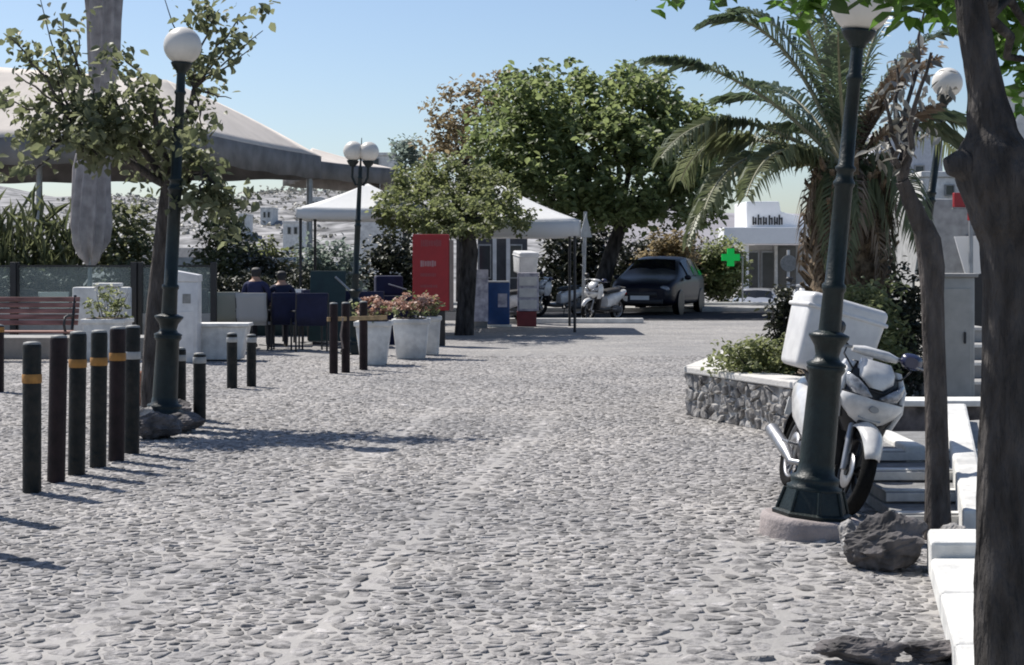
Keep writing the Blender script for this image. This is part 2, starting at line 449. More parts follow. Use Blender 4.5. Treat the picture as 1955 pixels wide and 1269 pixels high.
def voronoi(points, cell, gap, wide=()):
    """irregular stone outlines: each point's voronoi cell pulled in by half the joint"""
    grid = {}
    for i, (x, y) in enumerate(points): grid.setdefault((int(x // cell), int(y // cell)), []).append(i)
    cells = []
    gap0 = gap
    for i, (x, y) in enumerate(points):
        gap = gap0 * (1.9 if i in wide else 1.0)
        q0 = cell * 1.5; poly = [(x - q0, y - q0), (x + q0, y - q0), (x + q0, y + q0), (x - q0, y + q0)]
        gx, gy = int(x // cell), int(y // cell); near = []
        for a in range(-2, 3):
            for b in range(-2, 3):
                for j in grid.get((gx + a, gy + b), ()):
                    if j != i:
                        q = points[j]; d2 = (q[0] - x) ** 2 + (q[1] - y) ** 2
                        if d2 < (2.2 * cell) ** 2: near.append((d2, q))
        near.sort(key=lambda t: t[0])
        for d2, q in near[:14]:
            d = math.sqrt(d2)
            if d < 1e-6: continue
            nx, ny = (q[0] - x) / d, (q[1] - y) / d
            poly = clip(poly, x + nx * (d / 2 - gap), y + ny * (d / 2 - gap), nx, ny)
            if len(poly) < 3: break
        cells.append(poly if len(poly) >= 3 else None)
    return cells

def round_poly(poly, k=0.28):
    out = []
    for i in range(len(poly)):
        a = poly[i]; b = poly[(i + 1) % len(poly)]
        out.append((a[0] + (b[0] - a[0]) * k, a[1] + (b[1] - a[1]) * k)); out.append((a[0] + (b[0] - a[0]) * (1 - k), a[1] + (b[1] - a[1]) * (1 - k)))
    return out

def stone_geo(poly, h, depth, tilt, r, fine=True):
    """domed irregular stone: vertices (2D + height) and faces"""
    n = len(poly); mx = sum(p[0] for p in poly) / n; my = sum(p[1] for p in poly) / n
    vs = []
    RR = ((1.0, -depth), (0.96, h * 0.5), (0.74, h * 0.95)) if fine else ((1.0, -depth), (0.80, h * 0.9))
    for s, z in RR:
        for p in poly:
            dx, dy = (p[0] - mx) * s, (p[1] - my) * s
            zz = z + (tilt[0] * dx + tilt[1] * dy) * (1 if z > 0 else 0) + (r.uniform(-0.12, 0.12) * h if z > 0 else 0)
            vs.append((mx + dx, my + dy, zz))
    vs.append((mx + r.uniform(-.01, .01), my + r.uniform(-.01, .01), h * r.uniform(0.85, 1.15)))
    fs = []
    K = len(RR) - 1
    for k in range(K):
        for i in range(n):
            a, b = k * n + i, k * n + (i + 1) % n
            fs.append((a, b, b + n, a + n))
    for i in range(n): fs.append((K * n + i, K * n + (i + 1) % n, (K + 1) * n))
    return vs, fs


# ================================================================== THE SETTING
# ground sheet reaching the horizon, following gz()
ys = [-20, 0, 5, 10, 20, 30, 40, 48, 51.4, 51.7, 52.0, 52.3, 52.6, 60, 80, 150, 400, 1500]
xs = [-900, -200, -60, -30, -15, -5, 0, 5, 15, 30, 60, 200, 900]
mb = MB()
vs = [(x, y, gz(y)) for y in ys for x in xs]
k = len(xs)
mb.add(vs, [(j * k + i, j * k + i + 1, (j + 1) * k + i + 1, (j + 1) * k + i) for j in range(len(ys) - 1) for i in range(k - 1)])

def street_material():
    m = bpy.data.materials.new('street_mortar_and_far_cobbles'); m.use_nodes = True
    nt = m.node_tree; b = nt.nodes['Principled BSDF']; b.inputs['Roughness'].default_value = 0.92
    tc = nn(nt, 'ShaderNodeTexCoord')
    vo = nn(nt, 'ShaderNodeTexVoronoi', feature='DISTANCE_TO_EDGE'); vo.inputs['Scale'].default_value = 9.5
    vc = nn(nt, 'ShaderNodeTexVoronoi', feature='F1'); vc.inputs['Scale'].default_value = 9.5
    nz = nn(nt, 'ShaderNodeTexNoise'); nz.inputs['Scale'].default_value = 1.7; nz.inputs['Detail'].default_value = 9
    n3 = nn(nt, 'ShaderNodeTexNoise'); n3.inputs['Scale'].default_value = 40; n3.inputs['Detail'].default_value = 6
    for q in (vo, vc, nz, n3): nt.links.new(tc.outputs['Object'], q.inputs['Vector'])
    edge = nn(nt, 'ShaderNodeMapRange'); edge.inputs['From Min'].default_value = 0.03; edge.inputs['From Max'].default_value = 0.14
    nt.links.new(vo.outputs['Distance'], edge.inputs['Value'])
    sep = nn(nt, 'ShaderNodeSeparateXYZ'); nt.links.new(tc.outputs['Object'], sep.inputs['Vector'])
    far = nn(nt, 'ShaderNodeMapRange'); far.inputs['From Min'].default_value = 25.6; far.inputs['From Max'].default_value = 27.0
    nt.links.new(sep.outputs['Y'], far.inputs['Value'])
    mul = nn(nt, 'ShaderNodeMath', operation='MULTIPLY'); nt.links.new(edge.outputs['Result'], mul.inputs[0]); nt.links.new(far.outputs['Result'], mul.inputs[1])
    st = nn(nt, 'ShaderNodeMix', data_type='RGBA')
    st.inputs['A'].default_value = (0.185, 0.182, 0.182, 1); st.inputs['B'].default_value = (0.30, 0.295, 0.293, 1)
    nt.links.new(vc.outputs['Color'], st.inputs['Factor'])
    mo = nn(nt, 'ShaderNodeMix', data_type='RGBA'); mo.inputs['A'].default_value = (0.23, 0.224, 0.22, 1); mo.inputs['B'].default_value = (0.42, 0.41, 0.40, 1)
    nt.links.new(nz.outputs['Fac'], mo.inputs['Factor'])
    fin = nn(nt, 'ShaderNodeMix', data_type='RGBA'); nt.links.new(mul.outputs['Value'], fin.inputs['Factor'])
    nt.links.new(mo.outputs['Result'], fin.inputs['A']); nt.links.new(st.outputs['Result'], fin.inputs['B'])
    nt.links.new(fin.outputs['Result'], b.inputs['Base Color'])
    ad = nn(nt, 'ShaderNodeMath', operation='MULTIPLY_ADD'); nt.links.new(n3.outputs['Fac'], ad.inputs[0]); ad.inputs[1].default_value = 0.5; nt.links.new(mul.outputs['Value'], ad.inputs[2])
    bp = nn(nt, 'ShaderNodeBump'); bp.inputs['Strength'].default_value = 0.7; bp.inputs['Distance'].default_value = 0.02
    nt.links.new(ad.outputs['Value'], bp.inputs['Height']); nt.links.new(bp.outputs['Normal'], b.inputs['Normal'])
    return m
sm_ = street_material(); add_stains(sm_)
street = mb.build('street', sm_); tag(street, 'grey cobbled street of small irregular stones in pale mortar', None, kind='structure')

# kerb line along the right of the street: a direction slightly to the right going away
def kerb_x(y):      # left face of the white kerb and the planter
    return 1.72 + (y - 6.6) * 0.20

# straight courses of longer stones (old gutter lines) across the random paving
COURSES = [((-2.0, 5.0), (-0.62, 18.6)), ((-1.05, 5.4), (0.42, 17.0)), ((0.50, 5.9), (1.28, 9.3)), ((0.86, 5.9), (1.60, 9.0))]
def seg_d(p, a, b):
    ax, ay = a; bx, by = b; L2 = (bx - ax) ** 2 + (by - ay) ** 2
    t = max(0, min(1, ((p[0] - ax) * (bx - ax) + (p[1] - ay) * (by - ay)) / L2))
    return math.hypot(p[0] - ax - t * (bx - ax), p[1] - ay - t * (by - ay))
r2 = random.Random(3)
pts = []
S = 0.071
Y1 = 26.5
ny = int((Y1 - 5.0) / (S * 0.88))
for j in range(ny):
    y = 5.0 + j * S * 0.88
    lim = 0.318 * y + 0.35 + max(0.0, 1.9 - .10 * y)
    xr = min(lim, kerb_x(y) + 0.9)
    nx = int((xr + lim) / S)
    for i in range(nx):
        p = (-lim + (i + 0.5 * (j % 2)) * S + r2.uniform(-.46, .46) * S, y + r2.uniform(-.46, .46) * S)
        if r2.random() < 0.13: continue
        if any(seg_d(p, a, b) < 0.125 for a, b in COURSES): continue
        pts.append(p)
wide = set()
for a, b in COURSES:
    L = math.hypot(b[0] - a[0], b[1] - a[1]); ux, uy = (b[0] - a[0]) / L, (b[1] - a[1]) / L
    for side in (-1, 1):
        t = r2.uniform(0, .15)
        while t < L:
            pts.append((a[0] + ux * t - uy * side * 0.066, a[1] + uy * t + ux * side * 0.066)); wide.add(len(pts) - 1); t += r2.uniform(.12, .21)
cells = voronoi(pts, S * 1.5, 0.0052, wide)
order = sorted(range(len(pts)), key=lambda i: pts[i][1])
field = MB(); n_single = 0
def in_view(p): return abs(p[0]) < 0.3055 * p[1] and p[1] > 6.40 and p[0] < kerb_x(p[1]) - 0.1
for i in order:
    c = cells[i]
    if not c: continue
    x, y = pts[i]
    h = .85 * (r2.uniform(0.0015, 0.0075) + (0.006 if r2.random() < .12 else 0)) * (1.0 if y < 14 else max(.35, 1 - (y - 14) * .05))
    single = n_single < 300 and in_view((x, y))
    if i in wide: h *= .6
    vsx, fsx = stone_geo(round_poly(c, r2.uniform(.16, .3)) if y < 12.5 else c, h, 0.008, (r2.gauss(0, .07), r2.gauss(0, .07)), r2, y < 12.5)
    if single:
        m_ = MB(); m_.add(vsx, fsx, True); m_.build('cobblestone', M_STONE, street); n_single += 1
    else:
        field.add(vsx, fsx, True)
fo = field.build('cobblestone_field', M_STONE, street); fo['kind'] = 'stuff'

# asphalt road crossing at the far end, with its kerb and low white wall
road = MB().add([(-40, 41.3, .004), (60, 41.3, .004), (60, 47.6, .004), (-40, 47.6, .004)], [(0, 1, 2, 3)]).build('road', M_ASPHALT)
tag(road, 'dark asphalt road crossing at the far end of the street', kind='structure')
pv = MB().box((10, 49.8, 0.06), (90, 4.0, 0.12)).build('pavement', M_CONC, bevel=0.02)
tag(pv, 'raised concrete pavement on the far side of the road', kind='structure')
lw = MB().box((5.1, 50.3, 0.165), (13.8, 0.28, 0.09)).build('low_wall', M_WHITEW, bevel=0.02)
tag(lw, 'long low whitewashed wall beyond the dark car', 'wall')
kb = MB().box((1.0, 44.2 - 4.6, 0.06), (4.2, 0.22, 0.12)).build('kerb', M_WHITEW, bevel=0.015)
tag(kb, 'white kerb stone at the foot of the kiosk', 'kerb')

# hillsides
def hill(name, label, x0, x1, y0, y1, fn, m):
    nx_, ny_ = 60, 10; vs = []
    for j in range(ny_ + 1):
        for i in range(nx_ + 1):
            x = x0 + (x1 - x0) * i / nx_; t = j / ny_; y = y0 + (y1 - y0) * t
            vs.append((x, y, -1.4 + fn(i / nx_) * math.sin(t * math.pi / 2) ** 1.2))
    o = MB().add(vs, [(j * (nx_ + 1) + i, j * (nx_ + 1) + i + 1, (j + 1) * (nx_ + 1) + i + 1, (j + 1) * (nx_ + 1) + i) for j in range(ny_) for i in range(nx_)], True).build(name, m)
    return tag(o, label, kind='structure')
hill('hill', 'pale grey scrub hillside behind the cafe canopies', -130, 10, 150, 300, lambda u: 14.2 + 1.6 * math.sin(u * 9) + math.sin(u * 31) * 0.6 - 5 * max(0, u - .8), M_HILL)
hq = random.Random(8); HPt = []
for i in range(420):
    u = hq.uniform(.45, .86); t = hq.uniform(.25, .97); hgt = 14.2 + 1.6 * math.sin(u * 9) + math.sin(u * 31) * .6 - 5 * max(0, u - .8)
    c_ = np.array((-130 + 140 * u, 150 + 150 * t, -1.4 + hgt * math.sin(t * math.pi / 2) ** 1.2)); rr_ = hq.uniform(.35, 1.1)
    HPt.append(c_ + nrng.normal(size=(14, 3)) * np.array((rr_, rr_, rr_ * .45)))
HILL_SCRUB = np.concatenate(HPt)
hill('far_hill', 'mauve grey hillside behind the green cross', 10, 140, 170, 320, lambda u: 9 + 3 * math.sin(u * 5 + 1) + math.sin(u * 23) * 0.5, M_HILL2)


_hs = leaves('hill_scrub', HILL_SCRUB, .55, leaf_mat('dry_scrub', (.13, .13, .115), (.20, .20, .18), .2), bpy.data.objects['hill'], up=.4, aspect=.8); _hs['kind'] = 'stuff'

# ================================================================== BUILDINGS
def house(name, label, x0, x1, y, z0, z1, depth, wins, cat='house', group=None, wallm=None, parapet=True):
    """flat-roofed whitewashed block; wins: (x0,x1,z0,z1) on its front"""
    cx = (x0 + x1) / 2
    t = thing(name, label, cat, (cx, y, z0), group=group)
    w = x1 - x0; h = z1 - z0
    MB().box((0, depth / 2, h / 2), (w, depth, h)).build('wall', wallm or M_WHITEW, t, bevel=0.04)
    if parapet:
        MB().box((0, depth / 2, h + 0.08), (w + 0.12, depth + 0.12, 0.16)).build('parapet', wallm or M_WHITEW, t, bevel=0.03)
    for a, b, c, d in wins:
        f = MB(); e = min(0.09, (b - a) * 0.12)
        f.box(((a + b) / 2 - cx, -0.02, c - z0 + e / 2), (b - a, 0.1, e)); f.box(((a + b) / 2 - cx, -0.02, d - z0 - e / 2), (b - a, 0.1, e))
        f.box((a + e / 2 - cx, -0.025, (c + d) / 2 - z0), (e, 0.1, d - c - 2 * e)); f.box((b - e / 2 - cx, -0.025, (c + d) / 2 - z0), (e, 0.1, d - c - 2 * e))
        fo_ = f.build('window', M_CONC, t)
        MB().box(((a + b) / 2 - cx, -0.005, (c + d) / 2 - z0), (b - a - 2 * e, 0.03, d - c - 2 * e)).build('pane', M_PANE, fo_)
    return t

# pharmacy with the white canopy
PH = 58.5
def px(x): return XD(x, PH)
def pz(y): return EYE - (y - HY) / FPX * PH
zb = gz(PH)
ph = thing('pharmacy', 'white pharmacy with projecting white canopy and glazed front under the palm', 'shop', (px(1470), PH, zb))
ox = px(1470)
def phb(name, x0, x1, y0, y1, dy0, dy1, m, parent=None, bevel=0.02):
    return MB().box(((px(x0) + px(x1)) / 2 - ox, (dy0 + dy1) / 2, (pz(y0) + pz(y1)) / 2 - zb), (px(x1) - px(x0), dy1 - dy0, abs(pz(y0) - pz(y1)))).build(name, m, parent or ph, bevel=bevel)
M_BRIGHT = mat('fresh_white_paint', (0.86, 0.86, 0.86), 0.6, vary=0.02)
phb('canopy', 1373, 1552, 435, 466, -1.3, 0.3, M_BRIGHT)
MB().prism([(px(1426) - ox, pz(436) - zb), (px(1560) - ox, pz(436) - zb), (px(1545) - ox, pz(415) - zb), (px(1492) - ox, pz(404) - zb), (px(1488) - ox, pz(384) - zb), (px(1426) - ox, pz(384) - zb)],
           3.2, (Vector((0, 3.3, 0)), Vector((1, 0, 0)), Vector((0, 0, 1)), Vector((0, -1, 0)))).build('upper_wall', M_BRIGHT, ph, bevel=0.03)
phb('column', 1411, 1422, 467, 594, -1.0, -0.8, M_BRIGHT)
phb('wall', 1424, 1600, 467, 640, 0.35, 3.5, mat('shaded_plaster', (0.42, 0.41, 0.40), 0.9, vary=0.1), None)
for x0, x1 in ((1426, 1452), (1455, 1482)):
    fr = phb('door', x0, x1, 478, 590, 0.28, 0.34, M_STEEL)
    phb('pane', x0 + 3, x1 - 3, 482, 586, 0.24, 0.30, M_PANE, fr, 0)
phb('window', 1487, 1522, 470, 590, 0.26, 0.34, M_PANE)
phb('post', 1480, 1486, 467, 592, 0.1, 0.34, M_WHITEW)
# dark capital letters on the wall (too small to read in the photograph)
lt = MB()
for q, x in enumerate((1437, 1447, 1457, 1468, 1478, 1487)):
    X0 = px(x) - ox; w_ = px(x + 8) - px(x); z0_, z1_ = pz(430) - zb, pz(410) - zb
    zm = (z0_ + z1_) / 2; up = (0, .07, 0, .05, 0, .07)[q]
    lt.box((X0 + .03, 0.075, zm + up / 2 - .02), (.05, .03, z1_ - z0_ - .08 + up))
    lt.box((X0 + w_ - .03, 0.075, zm - .03), (.05, .03, (z1_ - z0_) * .66))
    lt.box((X0 + w_ / 2, 0.08, zm + (.05 if q % 2 else -.09)), (w_ - .09, .03, .045))
lt.build('sign_lettering', M_BLACKPL, ph)
# round dark clock-like sign on a stand
# green cross
gx = thing('pharmacy_cross', 'green lit pharmacy cross sign beside the white canopy', 'sign', W(1395, 491, 50.45))
s_ = 17 / FPX * 50.45; a_ = 6.5 / FPX * 50.45
cross = [(-a_, -s_), (a_, -s_), (a_, -a_), (s_, -a_), (s_, a_), (a_, a_), (a_, s_), (-a_, s_), (-a_, a_), (-s_, a_), (-s_, -a_), (-a_, -a_)]
MB().prism(cross, 0.12, (Vector((0, 0.06, 0)), Vector((1, 0, 0)), Vector((0, 0, 1)), Vector((0, -1, 0)))).build('cross_face', M_GREENX, gx)
MB().tube([(s_ * 0.8, .02, 0), (0.36, .02, 0), (.36, .02, -.1), (.36, .02, .12 - W(1395, 491, 50.45).z)], .025, 6).build('bracket', M_STEEL, gx)

house('town_house', 'bright white house behind the big tree trunk at the right edge', XD(1893, 34), XD(2080, 34), 34, -0.02, EYE + (490 - 185) / FPX * 34, 1.4, [(XD(1905, 34), XD(1935, 34), 2.2, 3.4)])
house('town_house', 'white house with grey window seen between the slender trunk and red sign', XD(1762, 46), XD(1838, 46), 46, -0.02, EYE + (490 - 338) / FPX * 46, 5, [(XD(1803, 46), XD(1822, 46), EYE + (490 - 374) / FPX * 46, EYE + (490 - 352) / FPX * 46)])
house('town_house', 'pale bluish roofed house low behind the far lamp', XD(1670, 70), XD(1800, 70), 70, gz(70), EYE + (490 - 262) / FPX * 70, 8, [(XD(1700, 70), XD(1720, 70), 4.2, 5.4), (XD(1745, 70), XD(1765, 70), 4.2, 5.4)], wallm=mat('pale_plaster', (0.50, 0.51, 0.54), 0.9, vary=0.1))
# white roofs above the second canopy, left of the trees
house('town_house', 'white rooftop block showing above the cafe canopy beside the double lamp', XD(686, 80), XD(752, 80), 80, gz(80), EYE + (490 - 297) / FPX * 80, 6, [(XD(712, 80), XD(724, 80), EYE + 4.3, EYE + 4.7)])
hr = random.Random(5)
HH = [(455, 470, 410, 430, 190, 'small pale cube house on the hillside left of the dark parasol corner'), (497, 520, 398, 414, 205, 'dark shuttered white house on the hill under the canopy corner'),
      (540, 575, 425, 452, 160, 'wide white house on the hill above the seated people'), (430, 446, 440, 462, 165, 'low white house on the hill behind the green leaves'), (590, 612, 378, 396, 215, 'tiny white house near the hill crest')]
for x0, x1, y0, y1, d, lab in HH:
    z0 = EYE - (y1 - HY) / FPX * d - 1.5; z1 = EYE - (y0 - HY) / FPX * d
    w_ = XD(x1, d) - XD(x0, d)
    house('hill_house', lab, XD(x0, d), XD(x1, d), d, z0, z1, 5, [(XD(x0, d) + w_ * .25, XD(x0, d) + w_ * .45, z1 - 1.1, z1 - .4), (XD(x0, d) + w_ * .6, XD(x0, d) + w_ * .8, z1 - 1.1, z1 - .4)], group='white houses on the hillside')

def added_hedge(label, x0, x1, d, h):  # invented hedge boxes, added to darken the shaded cafe behind the glass
    t = thing('added_dark_hedge', label, 'planter', ((XD(x0, d) + XD(x1, d)) / 2, d, 0)); w = XD(x1, d) - XD(x0, d)
    MB().rbox((0, 0, .25), (w, .45, .5), .02, 2).build('box', M_DGREENB, t)
    MB().box((0, 0, .505), (w - .08, .36, .02)).build('soil', M_SOIL, t)
    P = np.column_stack([nrng.uniform(-w / 2, w / 2, int(w * 900)), nrng.uniform(-.26, .26, int(w * 900)), .48 + (h - .48) * nrng.uniform(0, 1, int(w * 900)) ** .7])
    P[:, 2] += .08 * np.sin(P[:, 0] * 6) * (P[:, 2] > .8)
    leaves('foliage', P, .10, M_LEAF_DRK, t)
ADDED_HEDGES = [('added dark hedge box standing in for shade behind the pale canvas chairs', 272, 460, 33.4, 1.22), ('added dark hedge box standing in for shade behind the seated people', 468, 640, 33.6, 1.18), ('added dark hedge box standing in for shade at the left edge behind the glass tables', -60, 130, 31.8, 1.25)]
# white parapet wall behind the cafe
pw = MB().box((XD(470, 40), 40, 0.78), (XD(620, 40) - XD(300, 40), 0.25, 1.56)).build('parapet_wall', M_WHITEW, bevel=0.03)
tag(pw, 'white parapet wall behind the seated people', 'wall')
pw2 = MB().box((XD(672, 41), 41, 0.72), (XD(706, 41) - XD(638, 41), 0.25, 1.44)).build('parapet_wall', M_WHITEW, bevel=0.03)
tag(pw2, 'short white parapet wall behind the double globe lamp', 'wall')
gw = MB().box((XD(380, 60), 60, 0.3), (XD(500, 60) - XD(200, 60), 0.3, 3.2)).build('garden_wall', mat('cream_plaster', (0.55, 0.52, 0.48), 0.9, vary=0.1), bevel=0.03)
tag(gw, 'pale cream garden wall under the big canopy', 'wall')


# ================================================================== CANOPIES AND PARASOLS
def tent(name, label, corners, z_eave, apex, z_apex, val, roofm, valm, wave=0.03, cat='canopy', group=None, poles=(), thick=0.03, sagk=0.06, polem=None, pr=0.05, ridge=None):
    t = thing(name, label, cat, (apex[0], apex[1], 0), group=group)
    A = Vector((apex[0], apex[1], 0)); n = 10
    roof = MB(); k = len(corners)
    for i in range(k):
        a = Vector((*corners[i], z_eave)) - A; b = Vector((*corners[(i + 1) % k], z_eave)) - A; top = Vector((0, 0, z_apex))
        ta = tb_ = top
        if ridge: ta, tb_ = [(ridge[0] - A, ridge[1] - A), (ridge[1] - A,) * 2, (ridge[1] - A, ridge[0] - A), (ridge[0] - A,) * 2][i]
        rings = []
        for s in range(n + 1):
            u = s / n; row = []
            for q in range(n + 1):
                v = q / n; p = a.lerp(b, v); w_ = p.lerp(ta.lerp(tb_, v), u)
                w_.z -= (sagk if not ridge else -.04) * math.sin(math.pi * u) * (z_apex - z_eave) + 0.12 * sagk * math.sin(math.pi * v) * (1 - u) * 4
                row.append(w_)
            rings.append(row)
        roof.loft_rings(rings, False, False, True, closed=False)
    ro = roof.build('roof', roofm, t)
    so = ro.modifiers.new('thick', 'SOLIDIFY'); so.thickness = thick
    for i in range(k):
        a = Vector((*corners[i], z_eave)) - A; b = Vector((*corners[(i + 1) % k], z_eave)) - A
        L = (b - a).length; m = max(8, int(L * 7)); nrm = (b - a).cross(Vector((0, 0, 1))).normalized()
        rows = [[], [], []]
        for q in range(m + 1):
            v = q / m; p = a.lerp(b, v); p.z -= 0.12 * sagk * math.sin(math.pi * v) * 4
            off = nrm * wave * math.sin(v * L * 5.0 + i) 
            rows[0].append(p + nrm * 0.012); rows[1].append(p + off * .5 - Vector((0, 0, val * .5))); rows[2].append(p + off - Vector((0, 0, val * (1 + .03 * math.sin(v * L * 3)))))
        vo = MB().loft_rings(rows, False, False, True, closed=False).build('valance', valm, t)
        so = vo.modifiers.new('thick', 'SOLIDIFY'); so.thickness = 0.012
    for p in poles:
        MB().tube([Vector((p[0], p[1], 0)) - A, Vector((p[0], p[1], z_eave + .02)) - A], pr, 8).build('pole', polem or M_STEEL, t)
    return t

Bc = W(392, 257, 36.0); Cc = W(612, 298, 43.8)
ze = 4.2
dirBC = (Cc - Bc).normalized(); lft = Vector((-dirBC.y, dirBC.x, 0)).normalized()
Ac = Bc + lft * 13.0 + Vector((0, -1.2, 0)); Dc = Cc + lft * 13.0
apx = (Ac + Bc + Cc + Dc) / 4
T1 = tent('cafe_canopy', 'large beige cafe canopy with grey brown hanging edge, spanning the left', [(Ac.x, Ac.y), (Bc.x, Bc.y), (Cc.x, Cc.y), (Dc.x, Dc.y)], ze, (XD(40, 41), 41), 6.35, 0.60, M_BEIGE, M_GREYCAN,
          poles=[(Cc.x - .25, Cc.y - .4), (XD(75, 37.2), 37.2), (Dc.x, Dc.y)], wave=.02, pr=.07, ridge=(W(-260, 108, 39.5), W(318, 152, 40.0)))
# forked struts on the near pole of the canopy
for sx in (-1, 1):
    p0 = W(75, 318, 37.2); p1 = W(75 + sx * 62, 285, 37.2); A = T1.location
    MB().tube([p0 - A, p1 - A], .05, 6).build('strut', M_STEEL, T1)
E0 = W(586, 306, 48); E1 = W(758, 322, 53)
tent('cafe_canopy', 'smaller grey edged canopy right of the large beige one, behind the double lamp', [(E0.x, E0.y), (E1.x, E1.y), (E1.x - 1, E1.y + 6), (E0.x - 1.5, E0.y + 6)], 4.35, (XD(596, 52.5), 52.5), 4.98, 0.5, M_BEIGE, M_GREYCAN,
     poles=[(E0.x + .1, E0.y + .1), (E1.x - .1, E1.y + .1)], wave=.04)
def gazebo(label, cx_, cy_, half, ze_, za, val=.2):
    c_ = [(cx_ - half, cy_ - half), (cx_ + half, cy_ - half), (cx_ + half, cy_ + half), (cx_ - half, cy_ + half)]
    return tent('market_parasol', label, c_, ze_, (cx_, cy_), za, val, M_WHITECAN, M_WHITECAN, wave=.02, cat='parasol', group='white square market parasols',
                poles=[(x * .94 + cx_ * .06, y * .94 + cy_ * .06) for x, y in c_], pr=.03, polem=M_IRON, thick=.012)
gazebo('white square parasol on dark poles behind the double globe lamp', XD(702, 34.6), 34.6, 1.31, EYE + (490 - 397) / FPX * 33.3, EYE + (490 - 350) / FPX * 34.6)
gazebo('white square parasol on poles over the kiosk stands left of the sign post', XD(955, 36.4), 36.4, 1.66, EYE + (490 - 420) / FPX * 34.8, EYE + (490 - 352) / FPX * 36.4, .33)

# closed tall parasol
cu = thing('closed_parasol', 'tall folded grey brown parasol tied in the middle, rising above the bench', 'parasol', (XD(170, 30), 30, 0))
n_ = 90; rings = []
UP = [(503, 172, 4), (490, 172, 20), (465, 172, 33), (430, 172, 36), (380, 173, 35), (320, 175, 33), (270, 181, 26), (225, 190, 16), (205, 196, 13), (185, 197, 18), (150, 198, 24), (100, 199, 29), (40, 198, 31), (0, 197, 31), (-40, 197, 26), (-90, 197, 14), (-120, 197, 3)]
for y_, x_, w_ in UP:
    c = W(x_, y_, 30) - Vector(cu.location); rr = w_ / FPX * 30
    hem = max(0.0, (y_ - 440) / 63.0)
    rings.append([c + Vector((math.cos(a), math.sin(a), 0)) * rr * (1.16 - .42 * abs(math.sin(4.5 * a + y_ * .0045)) ** .7 + .07 * math.cos(3 * a + y_ * .012)) + Vector((0, 0, .10 * hem * math.sin(4 * a + 1))) for a in [2 * math.pi * j / n_ for j in range(n_)]])
MB().loft_rings(rings, True, True).build('folded_canopy', M_UMBGREY, cu)
MB().tube([(0, 0, 0.05), (0.02, 0, 1.5), W(197, -130, 30) - Vector(cu.location)], [.04, .04, .03], 10).build('pole', M_STEEL, cu)
MB().lathe([(.16, 1.0), (.175, 1.0)], 16).v
MB().torus(W(196, 207, 30) - Vector(cu.location), (0, 0, 1), .125, .02, 24, 6).build('tie_strap', M_GREYCAN, cu)
MB().box((0, 0, .05), (.7, .7, .1)).build('base_plate', M_CONC, cu, bevel=.02)


# ================================================================== STREET LAMPS
def street_lamp(label, base, lean, H, plinth=True, double=False, sc=1.0, arm=0.0, group='cast iron globe street lamps'):
    """H: height of the globe's centre"""
    t = thing('street_lamp', label, 'street lamp', base, group=group, rot=(0, 0, 0))
    t.rotation_euler = (lean[1], lean[0], 0)
    if plinth:
        p = MB().lathe([(.282, -.05), (.286, .07), (.277, .10), (.26, .105)], 32).build('plinth', M_PINKC, t)
    z0 = .105 if plinth else 0.0
    # octagonal foot with recessed panels
    ft = MB()
    ft.lathe([(.255 * sc, z0), (.26 * sc, z0 + .02), (.235 * sc, z0 + .03)], 8, smooth=False)
    ft.lathe([(.225 * sc, z0 + .03), (.185 * sc, z0 + .15)], 8, smooth=False)
    for q in range(8):
        a = 2 * math.pi * (q + .0) / 8; c, s = math.cos(a), math.sin(a)
        ft.tube([(c * .228 * sc, s * .228 * sc, z0 + .03), (c * .188 * sc, s * .188 * sc, z0 + .15)], .012 * sc, 6)
    ft.build('foot', M_GREENMET, t)
    pr = [(.175, z0 + .15), (.178, z0 + .165), (.15, z0 + .175), (.158, z0 + .205), (.155, z0 + .22), (.122, z0 + .235), (.114, z0 + .30), (.108, z0 + .60), (.104, z0 + .80), (.118, z0 + .82), (.125, z0 + .835), (.118, z0 + .85)]
    MB().lathe([(r_ * sc, z) for r_, z in pr], 28).build('pedestal', M_GREENMET, t)
    zc = z0 + .85
    MB().lathe([(.125 * sc, zc), (.128 * sc, zc + .015), (.088 * sc, zc + .035), (.076 * sc, zc + .06), (.088 * sc, zc + .11), (.118 * sc, zc + .15), (.13 * sc, zc + .165), (.13 * sc, zc + .18), (.10 * sc, zc + .19), (.075 * sc, zc + .2)], 28).build('collar', M_GREENMET, t)
    zs = zc + .2; zt = H - .20
    prof = [(.072 * sc, zs), (.068 * sc, zs + .22), (.078 * sc, zs + .235), (.078 * sc, zs + .26), (.062 * sc, zs + .275)]
    mid = zs + (zt - zs) * .52
    prof += [(.058 * sc, mid - .05), (.070 * sc, mid - .035), (.070 * sc, mid - .02), (.055 * sc, mid), (.053 * sc, mid + .04), (.066 * sc, mid + .05), (.066 * sc, mid + .065), (.050 * sc, mid + .08)]
    prof += [(.042 * sc, zt - .25), (.054 * sc, zt - .235), (.054 * sc, zt - .22), (.042 * sc, zt - .2), (.040 * sc, zt - .05)]
    MB().lathe(prof, 20).build('shaft', M_GREENMET, t)
    heads = [0.0] if not double else [-arm, arm]
    if double:
        a_ = MB()
        for hx in heads:
            a_.tube([(0, 0, zt - .32), (hx * .5, 0, zt - .34), (hx, 0, zt - .22), (hx, 0, zt - .02)], .022, 8)
        a_.tube([(0, 0, zt - .1), (0, 0, zt + .42)], [.02, .006], 8)
        a_.build('arm', M_GREENMET, t)
    for hx in heads:
        MB().lathe([(.045, zt - .05), (.05, zt - .03), (.075, zt - .005), (.095, zt + .03), (.10, zt + .045), (.09, zt + .05)], 20, (hx, 0, 0)).build('globe_holder', M_GREENMET, t)
        MB().sphere((hx, 0, H), .172 * (1 if not double else .95), 28, 18).build('globe', M_GLOBE, t)
    return t

